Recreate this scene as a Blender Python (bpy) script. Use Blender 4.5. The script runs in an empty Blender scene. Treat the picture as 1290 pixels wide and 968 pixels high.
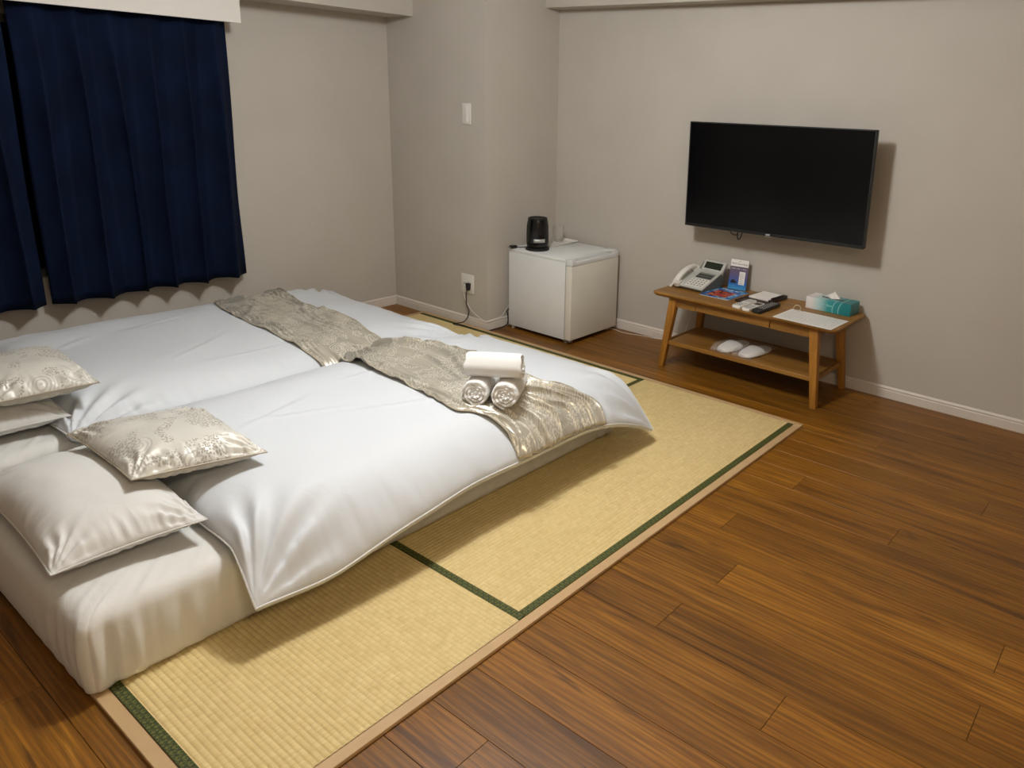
import bpy, bmesh, math, random
import numpy as np
from mathutils import Vector, Matrix, Euler
random.seed(7)
RNG = np.random.RandomState(11)
S = bpy.context.scene
COL = S.collection

# ------------------------------------------------------------------ camera, light, exposure
cam_d = bpy.data.cameras.new('camera')
cam = bpy.data.objects.new('camera', cam_d)
COL.objects.link(cam)
cam.location = (1.2778, -3.1246, 1.4325)
cam.rotation_euler = (1.29531, -0.04067, 0.65085)
cam_d.sensor_fit = 'HORIZONTAL'
cam_d.sensor_width = 36.0
cam_d.lens = 971.01 / 1290 * 36.0
cam_d.shift_x = -0.10065
cam_d.shift_y = -0.07012
cam_d.clip_start = 0.02
S.camera = cam

S.view_settings.view_transform = 'Standard'
S.view_settings.look = 'None'
S.view_settings.gamma = 1.0
S.view_settings.use_curve_mapping = False
S.view_settings.exposure = 0.0

w = bpy.data.worlds.new('world')
S.world = w
w.use_nodes = True
w.node_tree.nodes['Background'].inputs[0].default_value = (0.9, 0.95, 1.0, 1)
w.node_tree.nodes['Background'].inputs[1].default_value = 0.05


def area_light(name, loc, size, energy, color, shape='DISK', rot=(0, 0, 0), size_y=None):
    d = bpy.data.lights.new(name, 'AREA')
    d.shape = shape
    d.size = size
    if size_y:
        d.size_y = size_y
    d.energy = energy
    d.color = color
    o = bpy.data.objects.new(name, d)
    o.location = loc
    o.rotation_euler = rot
    COL.objects.link(o)
    return o


def point_light(name, loc, radius, energy, color):
    d = bpy.data.lights.new(name, 'POINT')
    d.shadow_soft_size = radius
    d.energy = energy
    d.color = color
    o = bpy.data.objects.new(name, d)
    o.location = loc
    COL.objects.link(o)
    return o


# round ceiling luminaire over the beds, and an added warm fill lamp out of view at the right
point_light('ceiling_light_source', (-0.5, -1.5, 2.18), 0.12, 88.0, (0.965, 0.985, 1.0))
area_light('warm_fill_light', (2.0, -3.0, 2.28), 0.5, 26.0, (1.0, 0.80, 0.54))

# ------------------------------------------------------------------ geometry constants (metres)
X0, Y1, X1, Y2 = -2.943, 0.0506, -2.065, 0.6728   # curtain wall, column front, column side, tv wall
XR, YF, ZC = 2.5, -4.6, 2.34
MS = 2.605      # tatami field size
M1 = 1.7657
MW = 0.8626
TT = 0.012      # tatami thickness


# ------------------------------------------------------------------ helpers
def tag(o, label=None, cat=None, group=None, kind=None):
    if label: o['label'] = label
    if cat: o['category'] = cat
    if group: o['group'] = group
    if kind: o['kind'] = kind
    return o


def link(name, me, mats, parent=None, smooth=True, loc=None, rot=None):
    o = bpy.data.objects.new(name, me)
    COL.objects.link(o)
    if not isinstance(mats, (list, tuple)):
        mats = [mats]
    if len(me.materials) == 0:
        for m in mats:
            me.materials.append(m)
    if parent is not None:
        o.parent = parent
    if loc: o.location = loc
    if rot: o.rotation_euler = rot
    if smooth:
        me.shade_smooth()
    return o


def finish(name, bm, mats, parent=None, smooth=False, loc=None, rot=None, angle=40):
    bmesh.ops.recalc_face_normals(bm, faces=bm.faces)
    me = bpy.data.meshes.new(name)
    bm.to_mesh(me)
    bm.free()
    o = link(name, me, mats, parent, False, loc, rot)
    if smooth:
        me.shade_smooth()
        try:
            me.set_sharp_from_angle(angle=math.radians(angle))
        except Exception:
            pass
    return o


def empty(name, loc=(0, 0, 0), rotz=0.0, rot=None):
    o = bpy.data.objects.new(name, None)
    o.empty_display_size = 0.05
    o.location = loc
    o.rotation_euler = rot if rot else (0, 0, rotz)
    COL.objects.link(o)
    return o


def box(bm, x0, x1, y0, y1, z0, z1, bev=0.0, seg=2, mi=0, mtx=None):
    t = bmesh.new()
    bmesh.ops.create_cube(t, size=1.0)
    for v in t.verts:
        v.co = Vector(((x0 + x1) / 2 + v.co.x * (x1 - x0), (y0 + y1) / 2 + v.co.y * (y1 - y0), (z0 + z1) / 2 + v.co.z * (z1 - z0)))
    if bev > 0:
        bmesh.ops.bevel(t, geom=list(t.edges), offset=bev, segments=seg, profile=0.5, affect='EDGES')
    if mtx is not None:
        bmesh.ops.transform(t, matrix=mtx, verts=t.verts)
    merge(bm, t, mi)


def merge(bm, t, mi=0):
    vm = {}
    for v in t.verts:
        vm[v] = bm.verts.new(v.co)
    for f in t.faces:
        try:
            nf = bm.faces.new([vm[v] for v in f.verts])
            nf.material_index = mi if mi else f.material_index
        except ValueError:
            pass
    t.free()


def tube(bm, pts, r, n=8, closed=False, mi=0, cap=True):
    pts = [Vector(p) for p in pts]
    rs = r if isinstance(r, (list, tuple)) else [r] * len(pts)
    rings = []
    N = len(pts)
    up = Vector((0, 0, 1))
    prev = None
    for i, p in enumerate(pts):
        a = pts[(i - 1) % N] if (i > 0 or closed) else p
        b = pts[(i + 1) % N] if (i < N - 1 or closed) else p
        t = (b - a)
        t = t.normalized() if t.length > 1e-9 else Vector((0, 0, 1))
        if prev is None:
            ref = up if abs(t.z) < 0.9 else Vector((1, 0, 0))
            nrm = (ref - t * ref.dot(t)).normalized()
        else:
            nrm = (prev - t * prev.dot(t))
            nrm = nrm.normalized() if nrm.length > 1e-6 else prev
        prev = nrm
        bi = t.cross(nrm)
        rings.append([bm.verts.new(p + (nrm * math.cos(2 * math.pi * k / n) + bi * math.sin(2 * math.pi * k / n)) * rs[i]) for k in range(n)])
    M = N if closed else N - 1
    for i in range(M):
        A, B = rings[i], rings[(i + 1) % N]
        for k in range(n):
            f = bm.faces.new((A[k], A[(k + 1) % n], B[(k + 1) % n], B[k]))
            f.material_index = mi
    if cap and not closed:
        bm.faces.new(list(reversed(rings[0]))).material_index = mi
        bm.faces.new(rings[-1]).material_index = mi


def lathe(bm, prof, n=32, center=(0, 0), mi=0):
    rings = []
    for r, z in prof:
        if r < 1e-6:
            rings.append([bm.verts.new((center[0], center[1], z))])
        else:
            rings.append([bm.verts.new((center[0] + r * math.cos(2 * math.pi * k / n), center[1] + r * math.sin(2 * math.pi * k / n), z)) for k in range(n)])
    for A, B in zip(rings[:-1], rings[1:]):
        for k in range(n):
            k2 = (k + 1) % n
            if len(A) == 1 and len(B) == 1: continue
            if len(A) == 1: f = bm.faces.new((A[0], B[k2], B[k]))
            elif len(B) == 1: f = bm.faces.new((A[k], A[k2], B[0]))
            else: f = bm.faces.new((A[k], A[k2], B[k2], B[k]))
            f.material_index = mi


def prism(bm, poly, z0, z1, axis='z', mi=0):
    """poly of 2D points extruded along axis. axis x: (y,z), y: (x,z), z: (x,y)"""
    def P(a, b, c):
        return {'z': (a, b, c), 'x': (c, a, b), 'y': (a, c, b)}[axis]
    A = [bm.verts.new(P(a, b, z0)) for a, b in poly]
    B = [bm.verts.new(P(a, b, z1)) for a, b in poly]
    n = len(poly)
    for k in range(n):
        bm.faces.new((A[k], A[(k + 1) % n], B[(k + 1) % n], B[k])).material_index = mi
    bm.faces.new(list(reversed(A))).material_index = mi
    bm.faces.new(B).material_index = mi


def smooth_pts(pts, n=8):
    """Catmull-Rom"""
    P = [Vector(p) for p in pts]
    out = []
    for i in range(len(P) - 1):
        p0 = P[max(i - 1, 0)]; p1 = P[i]; p2 = P[i + 1]; p3 = P[min(i + 2, len(P) - 1)]
        for k in range(n):
            t = k / n
            out.append(0.5 * ((2 * p1) + (-p0 + p2) * t + (2 * p0 - 5 * p1 + 4 * p2 - p3) * t * t + (-p0 + 3 * p1 - 3 * p2 + p3) * t ** 3))
    out.append(P[-1])
    return out


def grid_mesh(name, V, nx, ny, wrap=False):
    """V (nx,ny,3) array -> mesh of quads"""
    me = bpy.data.meshes.new(name)
    idx = np.arange(nx * ny).reshape(nx, ny)
    q = np.stack([idx[:-1, :-1], idx[1:, :-1], idx[1:, 1:], idx[:-1, 1:]], -1).reshape(-1, 4)
    me.from_pydata(V.reshape(-1, 3).tolist(), [], q.tolist())
    me.update()
    return me


def vnoise(x, y, seed=0):
    """smooth value noise for numpy arrays, range about -1..1"""
    r = np.random.RandomState(seed).rand(256, 256) * 2 - 1
    xi = np.floor(x).astype(int); yi = np.floor(y).astype(int)
    fx = x - xi; fy = y - yi
    fx = fx * fx * (3 - 2 * fx); fy = fy * fy * (3 - 2 * fy)
    g = lambda a, b: r[a % 256, b % 256]
    return (g(xi, yi) * (1 - fx) + g(xi + 1, yi) * fx) * (1 - fy) + (g(xi, yi + 1) * (1 - fx) + g(xi + 1, yi + 1) * fx) * fy


def fbm(x, y, seed=0, o=3):
    s = 0; a = 1
    for k in range(o):
        s = s + a * vnoise(x * 2 ** k + 17 * k, y * 2 ** k + 31 * k, seed + k); a *= 0.5
    return s


def sstep(a, b, x):
    t = np.clip((x - a) / (b - a), 0, 1)
    return t * t * (3 - 2 * t)


# ------------------------------------------------------------------ materials
def srgb(c):
    return tuple(((v / 255) / 12.92 if v / 255 <= 0.04045 else ((v / 255 + 0.055) / 1.055) ** 2.4) for v in c)


class Mat:
    def __init__(s, name, color=(200, 200, 200), rough=0.5, metal=0.0, spec=None, sheen=0.0, lin=False):
        s.m = bpy.data.materials.new(name)
        s.m.use_nodes = True
        s.nt = s.m.node_tree
        s.b = s.nt.nodes['Principled BSDF']
        c = color if lin else srgb(color)
        s.b.inputs['Base Color'].default_value = (*c, 1)
        s.b.inputs['Roughness'].default_value = rough
        s.b.inputs['Metallic'].default_value = metal
        if spec is not None: s.b.inputs['Specular IOR Level'].default_value = spec
        if sheen:
            s.b.inputs['Sheen Weight'].default_value = sheen
            s.b.inputs['Sheen Roughness'].default_value = 0.4
        s.bump_n = None
        s.coord = None

    def n(s, typ, **kw):
        nd = s.nt.nodes.new(typ)
        for k, v in kw.items():
            if k in nd.inputs.keys() if hasattr(nd.inputs, 'keys') else False:
                nd.inputs[k].default_value = v
            else:
                try: setattr(nd, k, v)
                except Exception: nd.inputs[k].default_value = v
        return nd

    def l(s, a, b):
        s.nt.links.new(a, b)

    def co(s, kind='Object', scale=(1, 1, 1), rot=(0, 0, 0), loc=None):
        tc = s.n('ShaderNodeTexCoord')
        mp = s.n('ShaderNodeMapping')
        mp.inputs['Scale'].default_value = scale
        mp.inputs['Rotation'].default_value = rot
        s.l(tc.outputs[kind], mp.inputs['Vector'])
        if loc is not None:
            s.l(loc, mp.inputs['Location'])
        return mp.outputs[0]

    def noise(s, vec, scale=5, detail=3, rough=0.5, dist=0.0):
        nd = s.n('ShaderNodeTexNoise')
        nd.inputs['Scale'].default_value = scale
        nd.inputs['Detail'].default_value = detail
        nd.inputs['Roughness'].default_value = rough
        nd.inputs['Distortion'].default_value = dist
        s.l(vec, nd.inputs['Vector'])
        return nd.outputs['Fac']

    def ramp(s, fac, stops):
        nd = s.n('ShaderNodeValToRGB')
        e = nd.color_ramp.elements
        while len(e) < len(stops): e.new(0.5)
        for el, (p, c) in zip(e, stops):
            el.position = p
            el.color = (*srgb(c), 1) if not isinstance(c, float) else (c, c, c, 1)
        s.l(fac, nd.inputs['Fac'])
        return nd.outputs['Color']

    def mix(s, fac, a, b, mode='MIX'):
        nd = s.n('ShaderNodeMix')
        nd.data_type = 'RGBA'
        nd.blend_type = mode
        for inp, v in ((nd.inputs[0], fac), (nd.inputs[6], a), (nd.inputs[7], b)):
            if isinstance(v, (int, float)): inp.default_value = v
            elif isinstance(v, tuple): inp.default_value = (*srgb(v), 1)
            else: s.l(v, inp)
        return nd.outputs[2]

    def math(s, op, a, b=0.0, clamp=False):
        nd = s.n('ShaderNodeMath')
        nd.operation = op
        nd.use_clamp = clamp
        for inp, v in ((nd.inputs[0], a), (nd.inputs[1], b)):
            if isinstance(v, (int, float)): inp.default_value = v
            else: s.l(v, inp)
        return nd.outputs[0]

    def color(s, c):
        s.l(c, s.b.inputs['Base Color'])

    def bump(s, h, strength=0.3, dist=0.002):
        nd = s.n('ShaderNodeBump')
        nd.inputs['Strength'].default_value = strength
        nd.inputs['Distance'].default_value = dist
        s.l(h, nd.inputs['Height'])
        if s.bump_n is not None:
            s.l(s.bump_n, nd.inputs['Normal'])
        s.bump_n = nd.outputs[0]
        s.l(s.bump_n, s.b.inputs['Normal'])


def simple(name, color, rough=0.5, metal=0.0, bumpscale=None, bs=0.1, var=6, spec=None, **k):
    M = Mat(name, color, rough, metal, spec, **k)
    v = M.co('Object')
    nz = M.noise(v, 14, 3)
    c2 = tuple(max(0, min(255, q - var)) for q in color)
    c1 = tuple(max(0, min(255, q + var * .5)) for q in color)
    M.color(M.ramp(nz, [(0.3, c1), (0.7, c2)]))
    if bumpscale:
        M.bump(M.noise(v, bumpscale, 2), bs, 0.001)
    return M.m


# wallpaper: warm grey with fine woven relief
def m_wallpaper(name, col):
    M = Mat(name, col, 0.85, spec=0.25)
    v = M.co('Object')
    c = tuple(max(0, q - 5) for q in col)
    M.color(M.ramp(M.noise(v, 3, 4), [(0.35, col), (0.7, c)]))
    M.bump(M.noise(v, 320, 2, 0.6), 0.25, 0.0006)
    return M.m


WALL = m_wallpaper('wallpaper_warm_grey', (191, 184, 173))
CEIL = m_wallpaper('ceiling_white', (226, 221, 213))
TRIM = simple('baseboard_white', (214, 205, 194), 0.45, var=3)


# floor planks
def m_plank():
    M = Mat('oiled_walnut_plank', (140, 85, 40), 0.36, spec=0.45)
    oi = M.n('ShaderNodeObjectInfo')
    rnd = oi.outputs['Random']
    comb = M.n('ShaderNodeCombineXYZ')
    M.l(M.math('MULTIPLY', rnd, 37.0), comb.inputs[0])
    M.l(M.math('MULTIPLY', rnd, 91.0), comb.inputs[1])
    M.l(M.math('MULTIPLY', rnd, 53.0), comb.inputs[2])
    v = M.co('Object', (1, 1, 1), loc=comb.outputs[0])
    mp = M.n('ShaderNodeMapping'); mp.inputs['Scale'].default_value = (0.75, 11, 1); M.l(v, mp.inputs[0])
    big = M.noise(mp.outputs[0], 1.6, 5, 0.55, 1.2)
    mp2 = M.n('ShaderNodeMapping'); mp2.inputs['Scale'].default_value = (1.6, 60, 1); M.l(v, mp2.inputs[0])
    fine = M.noise(mp2.outputs[0], 2.2, 4, 0.6, 0.4)
    mp3 = M.n('ShaderNodeMapping'); mp3.inputs['Scale'].default_value = (9, 420, 1); M.l(v, mp3.inputs[0])
    pore = M.noise(mp3.outputs[0], 1.0, 2, 0.5)
    wv = M.n('ShaderNodeTexWave'); wv.wave_type = 'BANDS'; wv.bands_direction = 'Y'
    wv.inputs['Scale'].default_value = 1.6; wv.inputs['Distortion'].default_value = 9.0
    wv.inputs['Detail'].default_value = 3.0; wv.inputs['Detail Scale'].default_value = 1.3
    M.l(mp.outputs[0], wv.inputs['Vector'])
    a = M.ramp(big, [(0.28, (86, 54, 22)), (0.44, (146, 98, 42)), (0.6, (168, 116, 52)), (0.75, (194, 140, 70))])
    b = M.mix(M.ramp(fine, [(0.38, 0.0), (0.62, 0.6)]), a, (112, 72, 30), 'MIX')
    b2 = M.mix(0.45, a, b)
    b3 = M.mix(M.math('MULTIPLY', wv.outputs['Fac'], 0.5), b2, (88, 58, 24))
    b4 = M.mix(M.ramp(pore, [(0.45, 0.0), (0.7, 0.45)]), b3, (66, 38, 18))
    mp4 = M.n('ShaderNodeMapping'); mp4.inputs['Scale'].default_value = (2.2, 26, 1); M.l(v, mp4.inputs[0])
    knot = M.ramp(M.noise(mp4.outputs[0], 1.3, 3, 0.6, 0.8), [(0.60, 0.0), (0.72, 0.7)])
    b4 = M.mix(knot, b4, (62, 36, 14))
    hsv = M.n('ShaderNodeHueSaturation')
    M.l(b4, hsv.inputs['Color'])
    M.l(M.math('ADD', M.math('MULTIPLY', rnd, 0.40), 0.66), hsv.inputs['Value'])
    hsv.inputs['Saturation'].default_value = 1.06
    M.color(hsv.outputs[0])
    M.l(M.math('ADD', M.math('MULTIPLY', fine, 0.16), 0.33), M.b.inputs['Roughness'])
    M.bump(pore, 0.18, 0.0006)
    return M.m


PLANK = m_plank()
SUBFLOOR = simple('subfloor_dark', (58, 38, 20), 0.7)


def m_rush(axis):
    """woven rush; axis = direction of ribs ('x' or 'y')"""
    M = Mat('tatami_rush_' + axis, (205, 180, 120), 0.55, spec=0.35)
    tc = M.n('ShaderNodeTexCoord')
    sep = M.n('ShaderNodeSeparateXYZ'); M.l(tc.outputs['Object'], sep.inputs[0])
    al = sep.outputs[0] if axis == 'x' else sep.outputs[1]
    ac = sep.outputs[1] if axis == 'x' else sep.outputs[0]
    def vec(sa, sc):
        c = M.n('ShaderNodeCombineXYZ')
        M.l(M.math('MULTIPLY', al, sa), c.inputs[0]); M.l(M.math('MULTIPLY', ac, sc), c.inputs[1])
        return c.outputs[0]
    # each rib cell is its own dash colour: floor(ac / pitch)
    cell = M.math('FLOOR', M.math('DIVIDE', ac, 0.0150))
    c2 = M.n('ShaderNodeCombineXYZ'); M.l(M.math('MULTIPLY', al, 26.0), c2.inputs[0]); M.l(M.math('MULTIPLY', cell, 7.31), c2.inputs[1])
    dash = M.noise(c2.outputs[0], 1.0, 2, 0.6)
    stalk = M.noise(vec(620, 14), 1.0, 1, 0.5)
    patch = M.noise(vec(1.5, 1.5), 1.0, 3, 0.5)
    off = M.math('FRACT', M.math('MULTIPLY', cell, 0.377))
    fr = M.math('FRACT', M.math('ADD', M.math('MULTIPLY', al, 33.0), off))
    tick = M.ramp(fr, [(0.0, 1.0), (0.09, 0.0)])
    col = M.ramp(dash, [(0.3, (214, 190, 134)), (0.5, (222, 199, 144)), (0.7, (229, 208, 154))])
    col = M.mix(M.math('MULTIPLY', tick, 0.5), col, (176, 148, 96))
    col = M.mix(M.ramp(stalk, [(0.35, 0.35), (0.6, 0.0)]), col, (176, 148, 92))
    col = M.mix(M.ramp(patch, [(0.35, 0.0), (0.7, 0.25)]), col, (196, 176, 112))
    M.color(col)
    M.bump(stalk, 0.35, 0.0006)
    M.bump(dash, 0.15, 0.0008)
    return M.m


RUSHX, RUSHY = m_rush('x'), m_rush('y')


def m_border():
    M = Mat('tatami_green_brocade', (44, 72, 30), 0.7)
    v = M.co('Object', (1, 1, 1))
    ck = M.n('ShaderNodeTexChecker'); ck.inputs['Scale'].default_value = 130
    mp = M.n('ShaderNodeMapping'); mp.inputs['Rotation'].default_value = (0, 0, math.radians(45)); M.l(v, mp.inputs[0]); M.l(mp.outputs[0], ck.inputs['Vector'])
    vo = M.n('ShaderNodeTexVoronoi'); vo.feature = 'DISTANCE_TO_EDGE'; vo.inputs['Scale'].default_value = 62; vo.inputs['Randomness'].default_value = 0.15
    M.l(mp.outputs[0], vo.inputs['Vector'])
    line = M.ramp(vo.outputs['Distance'], [(0.06, 1.0), (0.14, 0.0)])
    c = M.mix(M.math('MULTIPLY', ck.outputs['Fac'], 0.55), (54, 66, 12), (116, 112, 48))
    c = M.mix(M.math('MULTIPLY', line, 0.7), c, (20, 30, 8))
    M.color(c)
    M.bump(M.noise(v, 900, 1), 0.2, 0.0004)
    return M.m


GREEN = m_border()
TAN = simple('tan_edging_vinyl', (190, 158, 116), 0.5, bumpscale=300, bs=0.08, var=5)


def m_cloth(name, col, rough=0.6, weave=1500, sheen=0.15, crease=0.25, cs=9.0, spec=0.3):
    M = Mat(name, col, rough, spec=spec, sheen=sheen)
    v = M.co('Object')
    M.bump(M.noise(v, weave, 1), 0.08, 0.0003)
    cr = M.noise(v, cs, 5, 0.55, 1.6)
    M.bump(cr, crease, 0.01)
    return M.m


LINEN = m_cloth('white_cotton_sateen', (213, 217, 222), 0.6, crease=0.24, cs=6)
SHEET = m_cloth('white_fitted_sheet', (218, 217, 213), 0.6, crease=0.2, cs=10)
PILLOWC = m_cloth('white_pillowcase', (214, 213, 210), 0.55, crease=0.14, cs=10)
PIPE = simple('white_piping', (212, 211, 208), 0.6, var=2)


def m_satin(name, base, light, dark, scale=9.0, rough=0.34, metal=0.0, contrast=0.75):
    """woven jacquard satin: matte figure on shiny ground, round medallions and floral sprays"""
    M = Mat(name, base, rough, metal, spec=0.6, sheen=0.15)
    v = M.co('Object')
    wob = M.n('ShaderNodeTexNoise'); wob.inputs['Scale'].default_value = 14; M.l(v, wob.inputs['Vector'])
    va = M.n('ShaderNodeVectorMath'); va.operation = 'MULTIPLY_ADD'
    M.l(wob.outputs['Color'], va.inputs[0]); va.inputs[1].default_value = (0.02, 0.02, 0.02); M.l(v, va.inputs[2])
    v2 = va.outputs[0]
    # round medallions with a fan of arcs
    vo = M.n('ShaderNodeTexVoronoi'); vo.inputs['Scale'].default_value = scale; vo.voronoi_dimensions = '2D'
    M.l(v2, vo.inputs['Vector'])
    med = M.ramp(vo.outputs['Distance'], [(0.30, 1.0), (0.33, 0.0)])
    arcs = M.math('SINE', M.math('MULTIPLY', vo.outputs['Distance'], 75.0))
    arcs = M.math('MULTIPLY', M.math('MULTIPLY', med, M.math('GREATER_THAN', arcs, 0.45)), M.ramp(M.noise(v2, 9, 1), [(0.44, 0.0), (0.5, 0.95)]))
    # small petals grouped in sprays
    vf = M.n('ShaderNodeTexVoronoi'); vf.inputs['Scale'].default_value = 140; vf.voronoi_dimensions = '2D'
    M.l(v2, vf.inputs['Vector'])
    pet = M.ramp(vf.outputs['Distance'], [(0.30, 1.0), (0.42, 0.0)])
    spr = M.ramp(M.noise(v2, 11, 2, 0.5, 0.8), [(0.49, 0.0), (0.53, 1.0)])
    fig = M.math('MULTIPLY', pet, spr)
    tot = M.math('MAXIMUM', M.math('MULTIPLY', arcs, 0.6), M.math('MULTIPLY', fig, 1.0))
    c = M.mix(M.math('MULTIPLY', med, 0.35), base, light)
    c = M.mix(M.math('MULTIPLY', tot, contrast), c, dark)
    M.color(c)
    M.l(M.math('ADD', M.math('MULTIPLY', tot, 0.3), rough), M.b.inputs['Roughness'])
    M.bump(tot, 0.35, 0.0008)
    M.bump(M.noise(v, 13, 4, 0.55, 1.5), 0.22, 0.008)
    return M.m


SATIN_C = m_satin('champagne_jacquard_cushion', (211, 208, 199), (221, 218, 210), (112, 102, 86), 7.5, 0.42, 0.1, 0.55)
SATIN_R = m_satin('champagne_jacquard_runner', (196, 190, 175), (203, 198, 184), (216, 211, 200), 8, 0.22, 0.35, 0.35)
CUSHBACK = m_cloth('oatmeal_boucle', (200, 194, 180), 0.8, weave=400, crease=0.1)
SATIN_PIPE = simple('champagne_piping', (176, 166, 146), 0.45, var=6)


def m_terry():
    M = Mat('white_terry', (232, 231, 228), 0.95, spec=0.1, sheen=0.3)
    v = M.co('Object')
    M.bump(M.noise(v, 500, 2, 0.6), 0.4, 0.0012)
    return M.m


TERRY = m_terry()


def m_navy():
    M = Mat('navy_blackout_fabric', (6, 14, 30), 0.85, spec=0.15)
    v = M.co('Object', (1, 1, 1))
    M.color(M.ramp(M.noise(v, 6, 3), [(0.3, (4, 14, 36)), (0.7, (7, 22, 48))]))
    M.bump(M.noise(v, 1200, 1), 0.1, 0.0004)
    return M.m


NAVY = m_navy()


def m_wood(name, a, b, c, axis=0, rough=0.42):
    M = Mat(name, b, rough, spec=0.4)
    sc = [14, 14, 14]; sc[axis] = 1.2
    v = M.co('Object', tuple(sc))
    n1 = M.noise(v, 1.5, 5, 0.55, 1.0)
    sc2 = [120, 120, 120]; sc2[axis] = 3
    v2 = M.co('Object', tuple(sc2))
    n2 = M.noise(v2, 1.2, 3)
    col = M.ramp(n1, [(0.3, a), (0.5, b), (0.72, c)])
    M.color(M.mix(M.ramp(n2, [(0.4, 0.0), (0.8, 0.5)]), col, a))
    M.bump(n2, 0.1, 0.0005)
    return M.m


WOODX = m_wood('oak_long_grain', (118, 80, 30), (144, 101, 44), (162, 118, 57), 0)
WOODZ = m_wood('oak_leg_grain', (140, 92, 32), (168, 115, 44), (186, 134, 58), 2)
DARKGAP = simple('shadow_gap_black', (18, 14, 10), 0.9)
APPW = simple('appliance_white', (226, 227, 226), 0.3, var=2, bumpscale=500, bs=0.04)
APPD = simple('appliance_door', (222, 218, 206), 0.3, var=2, bumpscale=500, bs=0.04)
PLW = simple('plastic_white', (226, 222, 214), 0.35, var=2)
PLG = simple('plastic_pale_grey', (186, 186, 178), 0.4, var=3)
PLG2 = simple('plastic_mid_grey', (120, 122, 114), 0.45, var=3)
PLDG = simple('plastic_dark_grey', (48, 50, 48), 0.5, var=3)
BLK = simple('gloss_black_plastic', (9, 9, 10), 0.18, var=1)
BLKM = simple('matt_black_plastic', (16, 16, 17), 0.5, var=2)
LCD = simple('lcd_dark_green', (38, 46, 36), 0.15, var=3)
METAL = simple('brushed_steel', (170, 170, 168), 0.3, 0.9, var=4)
SILV = simple('silver_label', (176, 178, 176), 0.35, 0.3, var=6)
LEATHER = simple('dark_brown_leather', (46, 24, 14), 0.4, bumpscale=180, bs=0.2, var=8)
PAPER = simple('paper_white', (238, 232, 224), 0.75, var=2)
INK = simple('ink_black', (34, 34, 38), 0.7, var=2)
SLIP = m_cloth('slipper_fleece_white', (226, 222, 216), 0.9, weave=500, crease=0.15)


def m_screen():
    M = Mat('tv_panel_glass', (5, 5, 6), 0.2, spec=0.3)
    v = M.co('Object')
    M.l(M.ramp(M.noise(v, 3, 0), [(0.0, 0.19), (1.0, 0.21)]), M.b.inputs['Roughness'])
    return M.m


SCREEN = m_screen()


def m_glass(name, col=(255, 255, 255), rough=0.02):
    M = Mat(name, col, rough)
    M.b.inputs['Transmission Weight'].default_value = 1.0
    M.b.inputs['IOR'].default_value = 1.45
    v = M.co('Object')
    M.bump(M.noise(v, 20, 1), 0.01, 0.001)
    return M.m


GLASS = m_glass('clear_glass')


def m_film():
    """thin clear plastic sleeve"""
    M = Mat('clear_plastic_film', (240, 240, 240), 0.12)
    M.b.inputs['Alpha'].default_value = 0.12
    v = M.co('Object')
    M.bump(M.noise(v, 45, 4, 0.6, 1.5), 0.6, 0.003)
    return M.m


FILM = m_film()

# ------------------------------------------------------------------ the room shell
def struct(name, bm, m, smooth=False, parent=None):
    o = finish(name, bm, m, parent, smooth)
    if parent is None: o['kind'] = 'structure'
    return o


# floor: dark subfloor slab with every plank a child
bm = bmesh.new()
box(bm, X0 - .1, XR + .1, YF - .1, Y2 + .1, -0.10, -0.004)
floor = struct('floor', bm, SUBFLOOR)
PWID, PLEN = 0.1425, 1.82
joint_known = {0: 0.667, 3: 1.09, 5: 1.09, 7: 0.698, -3: 0.868, 2: 0.18, 4: 0.33, 1: 1.50, -1: 0.25, -2: 1.40, 6: 0.30, 8: 1.05}


def plank_mesh(L, W, name='plank'):
    g = 0.0007
    bm = bmesh.new()
    box(bm, g, L - g, g, W - g, -0.012, 0.0, 0.0004, 1)
    bmesh.ops.recalc_face_normals(bm, faces=bm.faces)
    me = bpy.data.meshes.new(name)
    bm.to_mesh(me); bm.free()
    me.materials.append(PLANK)
    return me


PM = plank_mesh(PLEN, PWID)
row0 = -0.56   # row k spans y in [row0-(k+1)*PWID, row0-k*PWID]
nplank = 0
kmin = -int(math.ceil((Y2 + 0.0 - row0) / PWID))
kmax = int((row0 - YF) / PWID)
for k in range(kmin, kmax + 1):
    ytop = row0 - k * PWID
    ybot = ytop - PWID
    y1_ = min(ytop, Y2); y0_ = max(ybot, YF)
    if y1_ - y0_ < 0.004: continue
    j = joint_known.get(k, 0.1 + ((k * 0.37) % 1.0) * PLEN)
    xs = j - PLEN * math.ceil((j - X0) / PLEN)
    while xs < XR:
        xa, xb = max(xs, X0), min(xs + PLEN, XR)
        xs += PLEN
        if xb - xa < 0.01: continue
        # planks fully hidden below the tatami field are not laid
        if xb < -0.005 and xa > -MS and y1_ < -0.01 and y0_ > -MS: continue
        full = abs((xb - xa) - PLEN) < 1e-4 and abs((y1_ - y0_) - PWID) < 1e-4
        me = PM if full else plank_mesh(xb - xa, y1_ - y0_)
        o = bpy.data.objects.new('plank', me)
        o.location = (xa, y0_, 0)
        o.parent = floor
        COL.objects.link(o)
        nplank += 1
print('planks', nplank)

# walls
T = 0.12
def wall(name, x0, x1, y0, y1, z0=0.0, z1=ZC, m=WALL):
    bm = bmesh.new()
    box(bm, x0, x1, y0, y1, z0, z1)
    return struct(name, bm, m)


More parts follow.
